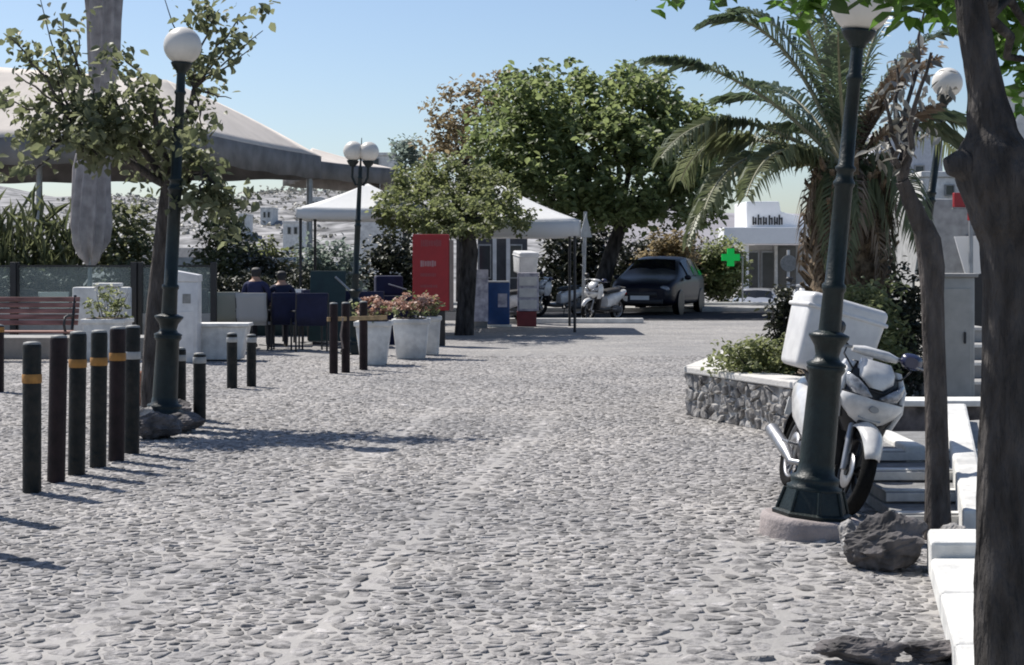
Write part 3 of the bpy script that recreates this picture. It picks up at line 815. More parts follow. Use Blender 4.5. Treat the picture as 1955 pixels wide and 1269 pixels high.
street_lamp('dark green globe lamp in front of the white scooter, on a round plinth', (XD(1546, 9.5), 9.5, 0), (math.atan(.098), 0), 3.02, sc=.88)
street_lamp('globe lamp standing among the leafy branches left of the street', (XD(312, 15.3), 15.3, 0), (math.atan(.05), 0), 3.50, plinth=False)
street_lamp('lamp with two white globes beside the red board', (XD(672, 27), 27, 0), (math.atan(.045), 0), 3.27, plinth=False, double=True, sc=.8, arm=.125)
street_lamp('far globe lamp between the palm and the big tree trunk', (XD(1722, 19), 19, 0), (math.atan(.145), 0), 3.58, plinth=False, sc=.9)


# ================================================================== BOLLARDS
def bollard(label, x, yb, H=1.0, r=.06, band='orange', paint=None, lean=0.0, bandz=.80, group='dark metal bollards'):
    p = G(x, yb); t = thing('bollard', label, 'bollard', p, group=group, rot=(0, lean, rnd.uniform(0, 6)) if not lean else (0, lean, 0))
    MB().lathe([(r, -.02), (r, H - .03), (r * .97, H - .018), (r * .9, H - .012)], 20).build('post', paint or M_BOLL, t)
    MB().lathe([(r * .93, H - .0125), (r * .9, H), (r * .5, H + .006)], 20).build('cap', M_CAPGREY, t)
    if band:
        MB().lathe([(r + .002, H * bandz - .03), (r + .004, H * bandz - .027), (r + .004, H * bandz + .027), (r + .002, H * bandz + .03)], 20, caps=False).build('band', {'orange': M_ORANGE, 'grey': M_GREYTAPE}[band], t)
    return t
bollard('green bollard with bright orange band, nearest of the front row', 61, 940, 1.0, .0615, bandz=.76)
bollard('rusty dark bollard without a band, second of the front row', 107, 920, 1.02, .0615, None, M_BOLLR, lean=.02)
bollard('green bollard with thin faded band, third of the front row', 146, 906, 1.03, .061, 'orange', lean=.012, bandz=.78)
bollard('green bollard with orange band, fourth of the front row', 187, 892, 1.02, .061, 'orange', lean=.01, bandz=.775)
bollard('dark bollard with yellow orange band, fifth of the front row', 222, 880, 1.03, .061, 'orange', M_BOLLR, lean=.012, bandz=.78)
bollard('dark bollard with grey band, last of the front row beside the lamp', 251, 866, 1.02, .061, 'grey', lean=.01, bandz=.77)
bollard('bollard with orange top band cut by the left picture edge', -5, 748, .78, .075, 'orange', M_BOLLR, bandz=.93)
bollard('short bollard with grey top band directly right of the left lamp', 343, 797, .68, .062, 'grey', bandz=.86)
bollard('short green bollard with pale top band, right of the lamp on open paving', 381, 804, .65, .06, 'grey', bandz=.90)
bollard('short dark bollard with grey band in front of the white trough', 443, 741, .66, .062, 'grey', bandz=.88)
bollard('short dark bollard by the right end of the white trough', 480, 738, .63, .058, 'grey', bandz=.90)
bollard('bollard just outside the left picture edge, casting a shadow inward', -32, 985, 1.0)
bollard('nearest bollard outside the left picture edge, casting a shadow inward', -48, 1052, 1.05)
for q, (x, yb) in enumerate(((637, 713), (660, 711), (694, 706))):
    bollard(['leftmost of three bollards tied with a yellow rail by the flower pots', 'middle of three bollards tied with a yellow rail by the flower pots', 'rightmost of three bollards tied with a yellow rail by the flower pots'][q], x, yb, .95, .058, None, M_BOLLR)
rb = thing('wooden_rail', 'weathered yellowish wooden rail fixed across the three bollards', 'rail', (0, 0, 0))
p0 = W(625, 609, G(637, 713).y - .065); p1 = W(738, 606, G(694, 706).y - .065)
rb.location = p0
MB().box((p1 - p0) / 2, ((p1 - p0).length, .03, .055), rz=math.atan2(p1.y - p0.y, p1.x - p0.x)).build('rail_board', mat('yellowed_wood', (0.36, 0.25, 0.13), .8, vary=.3, scale=10), rb, bevel=.004)
rb2 = MB().tube([W(655, 606, G(637, 713).y - .09) - p0, W(650, 640, G(637, 713).y - .09) - p0, W(655, 665, G(637, 713).y - .09) - p0], .012, 6).build('tie_rope', M_TAN, rb)


# ================================================================== LEFT: BENCH, PLANTERS, CAFE
D_B = 25.2
bn = thing('park_bench', 'reddish brown slatted park bench with iron arm in front of the cafe glass', 'bench', (XD(35, D_B), D_B, 0))
L = XD(136, D_B) - XD(-75, D_B)
for i in range(5):
    z = .55 + i * .088; y = .26 + i * .028
    MB().box((0, y, z + .02), (L, .028, .07), mtx=Matrix.Rotation(R(-17), 3, 'X')).build('back_slat', M_WOOD, bn, bevel=.006)
for i in range(4):
    MB().box((0, -.17 + i * .105, .445), (L, .085, .03)).build('seat_slat', M_WOOD, bn, bevel=.006)
for sx in (-1, 1):
    X = sx * (L / 2 - .08)
    MB().tube([(X, -.22, -.01), (X, -.17, .25), (X, -.2, .42), (X, .2, .41), (X, .27, .62), (X, .40, .98)], .024, 8).build('leg', M_IRON, bn)
    MB().tube([(X, .24, .38), (X, .30, .2), (X, .34, -.01)], .024, 8).build('leg', M_IRON, bn)
    MB().tube([(X, .32, .66), (X, .0, .69), (X, -.2, .66), (X, -.24, .56), (X, -.17, .45)], .02, 8).build('armrest', M_IRON, bn)
# concrete footing slab behind the bench
sl = MB().box((XD(20, 26.2), 26.2, .16), (4.6, .9, .34)).build('concrete_plinth', M_CONC, bevel=.02)
tag(sl, 'long grey concrete plinth behind the bench', 'plinth')

def square_planter(label, x, yb, w, h, plant, taper=.86, group='white square planters', rz=0.0, nplant=260, ph=.35, pm=None, fm=None, rim=True):
    p = G(x, yb); t = thing('planter', label, 'planter', (p.x, p.y + w / 2, 0), rz, group=group)
    MB().rbox((0, 0, h / 2), (w, w, h), .02, 2, taper=taper).build('pot', M_WHITEW, t)
    if rim: MB().rbox((0, 0, h - .02), (w + .04, w + .04, .07), .012, 2).build('rim', M_WHITEW, t)
    MB().box((0, 0, h + .012), (w - .1, w - .1, .03)).build('soil', M_SOIL, t)
    st = MB()
    for q in range(9):
        a = rnd.uniform(0, 6.28); r_ = w * .3 * rnd.random()
        st.tube(wob((math.cos(a) * r_, math.sin(a) * r_, h), (math.cos(a) * w * .5, math.sin(a) * w * .5, h + ph * rnd.uniform(.6, .95)), 3), [.008, .007, .006, .003], 5)
    st.build('stem', M_BARK, t)
    P = clumpy((0, 0, h + ph * .5), (w * .56, w * .56, ph * .55), 26, max(6, nplant // 26), .09)
    P = P[P[:, 2] > h + .0]
    leaves('foliage', P, .07, pm or M_LEAF_SHR, t)
    if fm:
        F = clumpy((0, 0, h + ph * .68), (w * .50, w * .50, ph * .34), 26, 20, .06)
        leaves('flowers', F[F[:, 2] > h + .0], .05, fm, t, aspect=.9)['kind'] = 'stuff'
    return t
square_planter('white square planter with a leafy green plant, right of the bench', 196, 690, .62, .62, 1, nplant=420, ph=.45)
square_planter('white tapered planter of dusty pink flowers behind the three bollards', 711, 698, .50, .62, 1, .72, ph=.34, nplant=130, pm=M_LEAF_SHR, fm=M_FLOWER, group='white flower planters')
square_planter('wide white planter of pink flowers, middle of the row by the red board', 783, 686, .54, .60, 1, .8, ph=.36, nplant=130, pm=M_LEAF_SHR, fm=M_FLOWER, group='white flower planters')
square_planter('small white planter of pink flowers at the far end of the row', 818, 678, .36, .60, 1, .85, ph=.34, nplant=130, pm=M_LEAF_SHR, fm=M_FLOWER, group='white flower planters')

# low white walls / tables of the terrace (left)
tw = thing('terrace_wall', 'whitewashed stepped terrace wall behind the green plant', 'wall', (XD(195, 27.2), 27.2, 0))
MB().box((0, 0, .54), (XD(248, 27.2) - XD(142, 27.2), .3, 1.08)).build('wall', M_WHITEW, tw, bevel=.03)
MB().box((.1, -.02, 1.115), (.42, .36, .06)).build('coping', M_WHITEW, tw, bevel=.02)
# flower on the wall
cabinet = thing('utility_cabinet', 'slim white utility cabinet with sloping lid behind the left lamp', 'cabinet', (XD(358, 25), 25, 0))
cw = .36
MB().rbox((0, 0, .60), (cw, .34, 1.20), .015, 2).build('body', M_WHITEPL, cabinet)
MB().prism([(-.19, 0), (.19, 0), (.19, .10), (-.19, .17)], .36, (Vector((0, .18, 1.20)), Vector((1, 0, 0)), Vector((0, 0, 1)), Vector((0, -1, 0)))).build('lid', M_WHITEPL, cabinet, bevel=.01)
MB().box((.02, -.172, .95), (.12, .01, .14)).build('label_plate', M_CAPGREY, cabinet)
MB().box((-.0, -.173, .45), (.26, .008, .62)).build('door', M_WHITEPL, cabinet, bevel=.003)
tr = thing('trough', 'white concrete trough with sloping sides between the cabinet and short bollards', 'trough', (XD(425, 25.4), 25.4, 0))
MB().prism([(-.38, .02), (.30, .02), (.40, .52), (-.46, .52)], .42, (Vector((0, .22, 0)), Vector((1, 0, 0)), Vector((0, 0, 1)), Vector((0, -1, 0)))).build('body', M_WHITEW, tr, bevel=.015)
MB().box((-.03, .0, .545), (.92, .5, .05)).build('rim', M_WHITEW, tr, bevel=.01)

# glass windscreens with black posts
def glass_screen(label, x0, x1, d, zb_=.62, zt_=1.40):
    X0, X1 = XD(x0, d), XD(x1, d)
    t = thing('glass_screen', label, 'glass screen', ((X0 + X1) / 2, d, 0), group='glass wind screens of the cafe')
    w = X1 - X0
    MB().box((0, 0, (zb_ + zt_) / 2), (w - .1, .012, zt_ - zb_)).build('pane', M_GLASS, t)
    MB().box((0, 0, zt_ + .015), (w - .04, .05, .03)).build('top_rail', M_IRON, t)
    MB().box((0, 0, zb_ / 2), (w - .04, .06, zb_ - .01)).build('lower_panel', M_CONC, t)
    for sx in (-1, 1):
        MB().box((sx * w / 2, 0, .74), (.10 if sx > 0 else .08, .10, 1.48)).build('post', M_BLACKPL, t, bevel=.006)
glass_screen('glass wind screen at the left picture edge above the bench', -90, 26, 28.2)
glass_screen('long glass wind screen between black posts behind the planter', 32, 256, 28.25)
glass_screen('glass wind screen right of the left lamp in front of pale chairs', 268, 408, 28.3)

for h_ in ADDED_HEDGES: added_hedge(*h_)
# tables and chairs
def cafe_table(label, x, d, w=.75, h=.74, cloth=None, group='cafe tables'):
    t = thing('cafe_table', label, 'table', (XD(x, d), d, 0), rnd.uniform(-.1, .1), group=group)
    MB().rbox((0, 0, h - .015), (w, w, .03), .01, 2).build('table_top', M_WHITEPL, t)
    MB().tube([(0, 0, .03), (0, 0, h - .03)], .035, 10).build('pedestal', M_IRON, t)
    MB().lathe([(.24, 0), (.24, .015), (.05, .035)], 20).build('base', M_IRON, t)
    if cloth:
        c_ = MB(); n = 40; rings = []
        for z, k_ in ((h + .004, 1.0), (h - .01, 1.03), (h - .18, 1.07), (h - .33, 1.10)):
            rings.append([Vector((math.copysign(abs(math.cos(a)) ** .35, math.cos(a)) * w / 2 * k_ * (1 + .02 * math.sin(7 * a) * (z < h - .1)), math.copysign(abs(math.sin(a)) ** .35, math.sin(a)) * w / 2 * k_ * (1 + .02 * math.cos(9 * a) * (z < h - .1)), z)) for a in [2 * math.pi * j / n for j in range(n)]])
        c_.loft_rings(rings, True, False); o = c_.build('tablecloth', cloth)
        o.location = t.location; tag(o, 'white cloth draped over the ' + label, 'tablecloth')
    return t
cafe_table('table at the left edge behind the glass', 5, 29.6, cloth=M_WHITECAN)
cafe_table('table behind the middle of the long glass screen', 165, 29.8, cloth=M_WHITECAN)

def canvas_chair(label, x, d, rz, m=None, sc=1.0, group='pale canvas cafe chairs', z0=0.0):
    t = thing('cafe_chair', label, 'chair', (XD(x, d), d, z0), rz, group=group)
    for sx in (-1, 1):
        MB().tube([(sx * .26, -.22, 0), (sx * .26, -.24, .66)], .016, 6).build('leg', M_IRON, t)
        MB().tube([(sx * .26, .22, 0), (sx * .26, .24, .60), (sx * .26, .30, .96)], .016, 6).build('leg', M_IRON, t)
        MB().box((sx * .26, .0, .665), (.05, .5, .025)).build('armrest', M_IRON, t, bevel=.005)
    s_ = MB().rbox((0, 0, .45), (.5, .48, .05), .02, 2).build('seat', m or M_CHAIRC, t)
    bk = MB(); rows = []
    for z, y in ((.46, .225), (.6, .245), (.75, .262), (.88, .285), (.97, .305)):
        rows.append([Vector((-.26 + .52 * j / 8, y + .04 * math.sin(math.pi * j / 8), z)) for j in range(9)])
    bk.loft_rings(rows, False, False, True, closed=False)
    o = bk.build('backrest', m or M_CHAIRC, t); so = o.modifiers.new('thick', 'SOLIDIFY'); so.thickness = .015
    return t
# chairs seen from behind: rz = pi turns the backrest toward the camera
canvas_chair('pale greenish canvas chair, leftmost of the cafe seats seen from behind', 430, 28.9, math.pi + .1)
canvas_chair('grey canvas chair holding the person in the dark blue shirt', 488, 28.2, math.pi - .1, cloth_mat('grey_chair_canvas', (.40, .40, .40), .1))
canvas_chair('navy canvas chair holding the second seated person', 545, 28.4, math.pi + .25, M_NAVYCL)
canvas_chair('white slatted looking cafe chair behind the left glass', 112, 29.0, math.pi, M_WHITECAN)
canvas_chair('white folding chair above the parapet wall left of the parasol pole', 575, 31.0, .6, M_WHITECAN, z0=0)
cafe_table('table in front of the seated people', 520, 29.8)
cafe_table('dark shaded table near the menu board', 600, 30.2)

for q, (x, d, rz) in enumerate(((45, 30.6, .4), (210, 30.4, math.pi - .3), (235, 31.2, .2), (300, 30.2, math.pi), (345, 30.8, math.pi + .4), (375, 31.6, .3))):
    canvas_chair(('dark cafe chair behind the left glass, first from the picture edge', 'dark cafe chair behind the glass, right of the folded parasol', 'dark chair facing us behind the long glass screen', 'dark cafe chair behind the glass directly left of the tree trunk', 'dark cafe chair just right of the left lamp behind glass', 'dark chair facing us left of the pale canvas chair')[q], x, d, rz, M_SEAT, group='dark cafe chairs')
for q, (x, d, rz) in enumerate(((590, 28.0, math.pi + .3), (612, 30.9, math.pi - .2), (655, 30.0, math.pi), (700, 29.4, math.pi + .2))):
    canvas_chair(('navy canvas chair between the second person and the menu stand', 'navy canvas chair behind the menu stand', 'navy canvas chair behind the three bollards', 'navy canvas chair behind the pink flower planters')[q], x, d, rz, M_NAVYCL, group='navy canvas chairs')
cafe_table('table behind the glass right of the left lamp', 322, 31.0)
# people (seen from behind, seated)
def person(label, loc, rz, shirt, trousers, seat=.47, turn=0.0, lean=0.0):
    nodes = {}; edges = []
    def nd(k, p, r_): nodes[k] = (Vector(p), r_)
    # forward is -Y
    nd('pelvis', (0, .02, seat + .10), (.155, .125)); nd('waist', (0, .03 - lean * .3, seat + .27), (.135, .105)); nd('chest', (0, .02 - lean * .7, seat + .44), (.165, .115))
    nd('upper', (0, .02 - lean, seat + .56), (.13, .085)); nd('neck', (0, .0 - lean, seat + .64), (.055, .055))
    nd('skull', (0, -.02 - lean, seat + .74), (.075, .085)); nd('crown', (0, -.01 - lean, seat + .84), (.072, .085)); nd('chin', (.0 + turn * .05, -.075 - lean, seat + .71), (.04, .04)); nd('nose', (turn * .07, -.118 - lean, seat + .755), (.012, .012))
    edges += [('pelvis', 'waist'), ('waist', 'chest'), ('chest', 'upper'), ('upper', 'neck'), ('neck', 'skull'), ('skull', 'crown'), ('skull', 'chin'), ('skull', 'nose')]
    for s, q in ((-1, 'l'), (1, 'r')):
        nd(q + 'sh', (s * .17, .02 - lean, seat + .535), (.062, .06)); nd(q + 'el', (s * .245, -.06 - lean, seat + .27), (.045, .045)); nd(q + 'wr', (s * .17, -.30 - lean, seat + .26), (.03, .027)); nd(q + 'pa', (s * .14, -.375 - lean, seat + .255), (.035, .018))
        nd(q + 'hip', (s * .09, -.02, seat + .06), (.09, .085)); nd(q + 'kn', (s * .12, -.43, seat + .05), (.062, .062)); nd(q + 'an', (s * .12, -.40, .09), (.042, .042)); nd(q + 'to', (s * .135, -.56, .04), (.045, .035))
        edges += [('upper', q + 'sh'), (q + 'sh', q + 'el'), (q + 'el', q + 'wr'), (q + 'wr', q + 'pa'), ('pelvis', q + 'hip'), (q + 'hip', q + 'kn'), (q + 'kn', q + 'an'), (q + 'an', q + 'to')]
        nd(q + 'ear', (s * .082, .0 - lean, seat + .76), (.015, .02)); edges.append(('skull', q + 'ear'))
    keys = list(nodes); idx = {k_: i for i, k_ in enumerate(keys)}
    me = bpy.data.meshes.new('person'); me.from_pydata([tuple(nodes[k_][0]) for k_ in keys], [(idx[a], idx[b]) for a, b in edges], []); me.update()
    o = bpy.data.objects.new('person_cage', me); col.objects.link(o)
    sk = o.modifiers.new('skin', 'SKIN'); sk.use_smooth_shade = True
    ss = o.modifiers.new('sub', 'SUBSURF'); ss.levels = 2; ss.render_levels = 2
    for i, k_ in enumerate(keys):
        sv = me.skin_vertices[0].data[i]; sv.radius = nodes[k_][1]; sv.use_root = (k_ == 'pelvis')
    bpy.context.view_layer.update()
    dg = bpy.context.evaluated_depsgraph_get()
    m2 = bpy.data.meshes.new_from_object(o.evaluated_get(dg))
    bpy.data.objects.remove(o)
    m2.name = 'person'; m2.materials.clear()
    for mm in (shirt, trousers, M_SKIN, M_HAIR, M_BLACKPL): m2.materials.append(mm)
    for p in m2.polygons:
        c = p.center; p.use_smooth = True
        if c.z > seat + .60:
            hair = (c.z > seat + .84) or (c.y > -.055 - lean and c.z > seat + .675)
            p.material_index = 3 if hair else 2
        elif c.y < -.24 - lean and c.z > seat + .16: p.material_index = 2
        elif c.z < .08: p.material_index = 4
        elif c.z < seat + .14: p.material_index = 1
        else: p.material_index = 0
    b = bpy.data.objects.new('person', m2); col.objects.link(b); b.location = loc; b.rotation_euler = (0, 0, rz)
    tag(b, label, 'person')
    # fingers closed in a relaxed curl, rooted in the palm
    for s in (-1, 1):
        hm = MB()
        for fi in range(4):
            x0 = s * .14 + (fi - 1.5) * .017; l = (.062, .07, .066, .052)[fi]
            hm.tube([(x0, -.385 - lean, seat + .257), (x0, -.385 - l * .5 - lean, seat + .262), (x0 - s * .004, -.385 - l * .85 - lean, seat + .245), (x0 - s * .006, -.385 - l * .95 - lean, seat + .225)], [.009, .0085, .008, .006], 6)
        hm.tube([(s * .14 - s * .03, -.36 - lean, seat + .255), (s * .14 - s * .055, -.385 - lean, seat + .25), (s * .14 - s * .058, -.412 - lean, seat + .243)], [.011, .010, .007], 6)
        hm.build('fingers', M_SKIN, b)
    return b
M_SHIRT1 = mat('dark_blue_shirt', (0.016, 0.02, 0.065), .9, vary=.2, scale=10, bump=.2, bscale=25)
M_SHIRT2 = mat('navy_shirt', (0.008, 0.013, 0.04), .9, vary=.2, scale=10, bump=.2, bscale=25)
person('person in dark blue shirt seated in the grey chair, back to us', (XD(490, 28.3), 28.15, .0), math.pi - .1 + math.pi * 0, M_SHIRT1, M_JEANS, seat=.56, turn=.6, lean=.05)
person('person in navy shirt seated right of the first, back to us', (XD(540, 28.5), 28.35, .0), math.pi + .25, M_SHIRT2, M_JEANS, seat=.50, turn=-.3, lean=.0)

# menu stand and dark stands
ms = thing('menu_stand', 'dark green slanted menu stand behind the three bollards', 'menu stand', (XD(625, 29), 29, 0))
MB().box((0, 0, .72), (.62, .03, 1.25), mtx=Matrix.Rotation(R(-14), 3, 'X')).build('board', M_DGREENB, ms, bevel=.008)
MB().box((0, .32, .68), (.56, .03, 1.2), mtx=Matrix.Rotation(R(14), 3, 'X')).build('rear_board', M_DGREENB, ms, bevel=.008)
MB().tube([W(640, 528, 28.8) - Vector(ms.location), W(690, 575, 28.8) - Vector(ms.location)], .02, 8).build('brace', M_STEEL, ms)
sc_ = thing('covered_stall', 'stall covered in dark navy cloth left of the red board', 'stall', (XD(732, 30.5), 30.5, 0))
rows = []
for z, k_ in ((.0, 1.06), (.35, 1.02), (.78, 1.0), (.86, .97)):
    rows.append([Vector((math.copysign(abs(math.cos(a)) ** .3, math.cos(a)) * .55 * k_ * (1 + .03 * math.sin(11 * a) * (z < .7)), math.copysign(abs(math.sin(a)) ** .3, math.sin(a)) * .4 * k_ * (1 + .03 * math.cos(8 * a) * (z < .7)), z + .0)) for a in [2 * math.pi * j / 56 for j in range(56)]])
MB().loft_rings(rows, True, True).build('cloth_cover', M_NAVYCL, sc_)
MB().box((.1, -.1, 1.05), (.5, .3, .36), rz=.2).build('covered_crate', M_NAVYCL, sc_, bevel=.04)
MB().tube([(.12, -.42, 1.08), (.45, -.42, .98)], .014, 6).build('metal_bar', M_STEEL, sc_)

# red board
rs = thing('red_sign_board', 'upright red sign board with pale lines of print beside the tree', 'sign', (XD(823, 29.6), 29.6, 0))
zz = lambda y: EYE - (y - HY) / FPX * 29.6
MB().box((0, 0, (zz(447) + .62) / 2), (XD(857, 29.6) - XD(787, 29.6), .08, zz(447) - .62)).build('board', M_RED, rs, bevel=.012)
MB().box((0, .01, .31), (.5, .05, .62)).build('foot', M_BLACKPL, rs, bevel=.01)
MB().box((XD(862, 29.6) - XD(823, 29.6), .02, (zz(458) + .62) / 2), (.07, .14, zz(458) - .62)).build('edge_post', M_TAN, rs, bevel=.008)
def print_line(y0, y1, x0, x1, m, seed):
    q = random.Random(seed); b = MB(); x = x0
    while x < x1 - 2:
        w = q.uniform(2.0, 4.2)
        b.box((XD(x + w / 2, 29.6) - XD(823, 29.6), -.0425, (zz(y0) + zz(y1)) / 2), (w / FPX * 29.6, .006, (zz(y0) - zz(y1)) * q.uniform(.7, 1)))
        x += w + q.uniform(.7, 1.4)
    return b.build('print_line', m, rs)
M_REDHD = mat('faint_header_print', (.27, .05, .055), .6, vary=.05)
print_line(457, 471, 804, 844, M_REDHD, 1); print_line(497, 509, 803, 835, M_REDTXT, 2); print_line(521, 528, 803, 835, M_REDHD, 3); print_line(543, 549, 803, 835, M_REDHD, 4)

# rocks at the foot of the left tree and on the right
def rock(label, x, yb, size, seed, sc=(1, 1, .7), m=None, group='dark volcanic rocks', sink=.12, d=None):
    q = random.Random(seed); p = G(x, yb) if d is None else Vector((XD(x, d), d, 0))
    b = MB(); n, mm = 44, 30; rings = []
    offs = [(Vector((q.gauss(0, 1), q.gauss(0, 1), q.gauss(0, 1))).normalized(), q.uniform(.55, .95)) for _ in range(14)]
    for i in range(mm + 1):
        th = math.pi * i / mm; row = []
        for j in range(n):
            a = 2 * math.pi * j / n
            dv = Vector((math.sin(th) * math.cos(a), math.sin(th) * math.sin(a), -math.cos(th)))
            r_ = 1.0
            for nv, k_ in offs:
                dd = dv.dot(nv)
                if dd > k_ * .98: r_ = min(r_, k_ / max(.3, dd))
            o3 = Vector((seed * 3.1, seed * 1.7, 0))
            r_ *= 1 + .16 * mnoise.noise(dv * 2.2 + o3) + .10 * mnoise.noise(dv * 5 + o3) + .06 * mnoise.noise(dv * 11 + o3)
            row.append(Vector((dv.x * sc[0], dv.y * sc[1], dv.z * sc[2])) * r_ * size)
        rings.append(row)
    b.loft_rings(rings, False, False, False)
    o = b.build('rock', m or M_ROCK); o.location = (p.x, p.y, size * sc[2] * (1 - sink) - .0)
    return tag(o, label, 'rock', group)
rock('rounded grey rock at the foot of the left tree, nearest', 305, 838, .20, 1, (1.1, 1, .62))
rock('dark rock right of the left tree foot', 352, 825, .17, 2, (1.2, 1, .55))
rock('small rock wedged between front bollards and the left lamp', 276, 822, .13, 3, (1, 1, .9), M_RUBBLE)
rock('flat rock behind the left tree foot', 325, 806, .2, 4, (1.2, 1, .6))
tp = thing('terracotta_pot', 'reddish terracotta pot half hidden behind the last front bollard', 'pot', G(268, 775))
MB().lathe([(.09, 0), (.13, .30), (.15, .31), (.15, .36), (.13, .36), (.11, .30)], 20).build('pot', M_TERRA, tp)
rock('big jagged dark rock beside the lamp plinth', 1692, 1085, .25, 11, (1.0, .8, .62))
rock('brownish grey rock touching the lamp plinth', 1628, 1072, .125, 12, (.8, 1, .9), M_RUBBLE)
rock('grey rock at the foot of the slender trunk', 1822, 1062, .13, 13, (1.1, .9, .7), M_RUBBLE, d=8.75)
rock('dark rock at the lower picture edge left of the white kerb', 1648, 1268, .135, 14, (1.35, .9, .45))
rock('dark rock lying at the foot of the big trunk', 1795, 1262, .12, 15, (1.3, .9, .4))


# ================================================================== RIGHT: PLANTER, KERBS, STEPS
# white kerb near the camera
kw = thing('white_kerb', 'thick whitewashed kerb running along the right side beside the big trunk', 'kerb', (0, 0, 0))
def kq(y, off): return (kerb_x(y) + off, y)
def kerb_block(name, ya, yb_, o0, o1, z0, z1, m, parent):
    p = [kq(ya, o0), kq(ya, o1), kq(yb_, o1), kq(yb_, o0)]
    return MB().prism(p, z1 - z0, (Vector((0, 0, z0)), Vector((1, 0, 0)), Vector((0, 1, 0)), Vector((0, 0, 1)))).build(name, m, parent, bevel=.018)
ys_ = [5.2, 6.25, 7.2, 8.02]
for a, b in zip(ys_[:-1], ys_[1:]): kerb_block('kerb_stone', a + .004, b - .004, 0, .38, 0, .13, M_WHITEW, kw)
kerb_block('end_block', 8.03, 8.42, -.0, .46, 0, .205, M_WHITEW, kw)
kerb_block('raised_paving', 5.2, 8.4,   .385, 2.2, 0, .11, M_CONC, kw)

# steps with white painted edges
stp = thing('steps', 'grey steps with white painted risers climbing behind the slender trunk', 'steps', (0, 0, 0))
st_y = [9.75, 10.2, 10.65, 11.1]
for i, y in enumerate(st_y):
    X0, X1 = XD(1716, 9.75) + i * .02, XD(1716, 9.75) + 1.6
    z = .07 * (i + 1)
    MB().box(((X0 + X1) / 2, (y + 12.4) / 2, z - .035), (X1 - X0, 12.4 - y, .07)).build('tread', mat('worn_step_stone', (.19, .19, .19), .95, vary=.25, scale=9, bump=.5), stp, bevel=.008)
    MB().box(((X0 + X1) / 2, y - .012, z - .03), (X1 - X0 - .01, .02, .05)).build('painted_riser', M_WHITEW, stp)
    MB().box(((X0 + X1) / 2, y + .055, z + .004), (X1 - X0 - .01, .09, .008)).build('painted_nosing', M_WHITEW, stp)
# white cheek beside the steps (left) and sloping border (right of the slender trunk)
ck = MB().box((XD(1714, 11.6), 11.6, .16), (.14, 1.0, .32)).build('cheek_wall', M_WHITEW, bevel=.015)
tag(ck, 'white cheek wall at the left of the steps behind the scooter wheel', 'wall')
bd = MB()
P0 = Vector((XD(1800, 9.4), 9.4, 0)); 
bd.prism([(XD(1838, 9.2), 9.2), (XD(1890, 9.2), 9.2), (XD(1845, 12.6), 12.6), (XD(1800, 12.6), 12.6)], .30, (Vector((0, 0, .0)), Vector((1, 0, 0)), Vector((0, 1, 0)), Vector((0, 0, 1))))
bo = bd.build('stair_border', M_WHITEW, bevel=.02)
for v in bo.data.vertices:
    if v.co.z > .1: v.co.z = .18 + (v.co.y - 9.2) * .085
tag(bo, 'sloping whitewashed border at the right of the steps', 'border')
ram = MB().prism([(XD(1891, 9.2), 9.2), (6.5, 9.2), (7.5, 14), (XD(1846, 12.6), 12.6)], .2, None).build('upper_paving', M_CONC)
for v in ram.data.vertices:
    if v.co.z > .1: v.co.z = .10 + (v.co.y - 9.2) * .07
tag(ram, 'grey sloping paving right of the white border', kind='structure')
lw2 = thing('low_wall', 'low grey wall with white coping behind the scooter and slender trunk', 'wall', (0, 0, 0))
MB().box(((XD(1640, 14.2) + XD(1905, 14.2)) / 2, 14.2, .15), (XD(1905, 14.2) - XD(1640, 14.2), .3, .34)).build('wall', M_ROCK, lw2, bevel=.01)
MB().box(((XD(1640, 14.2) + XD(1905, 14.2)) / 2, 14.18, .345), (XD(1905, 14.2) - XD(1640, 14.2) + .06, .4, .05)).build('coping', M_WHITEW, lw2, bevel=.01)
cb = thing('grey_cabinet', 'tall beige grey service cabinet behind the slender trunk', 'cabinet', (XD(1803, 17.8), 17.8, 0))
MB().rbox((0, 0, .68), (.54, .4, 1.36), .02, 2).build('body', mat('beige_grey_paint', (.40, .39, .36), .6, vary=.1), cb)
MB().box((0, 0, 1.375), (.6, .46, .04)).build('roof', M_CONC, cb, bevel=.01)
MB().box((0, -.205, .66), (.44, .012, 1.15)).build('door', mat('beige_grey_paint', (.40, .39, .36)), cb, bevel=.003)
MB().box((.16, -.22, .72), (.02, .02, .12)).build('handle', M_IRON, cb)
# upper steps / walls deeper on the right
us = thing('upper_steps', 'grey upper steps leading to the dark doorway at the right', 'steps', (XD(1868, 19), 19, 0))
for i in range(4):
    MB().box((0, i * .35 + .6, .09 + i * .18), (.9, 1.8 - i * .3, .18)).build('step', M_CONC, us, bevel=.01)
    MB().box((0, i * .35 - .3 + .15 * i, .16 + i * .18), (.88, .02, .03)).build('edge', M_WHITEW, us)
shp = thing('awning_shop', 'small white shop front with awning and dark doorway right of the cabinet', 'shop', (XD(1880, 24), 24, 0))
zz2 = lambda y: EYE - (y - HY) / FPX * 24
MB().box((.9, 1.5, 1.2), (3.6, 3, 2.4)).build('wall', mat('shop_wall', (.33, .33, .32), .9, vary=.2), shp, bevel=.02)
MB().box((XD(1866, 24) - XD(1880, 24), -.02, (zz2(462) + zz2(650)) / 2 + .1), (.34, .06, zz2(462) - zz2(650))).build('door', M_BLACKPL, shp, bevel=.01)
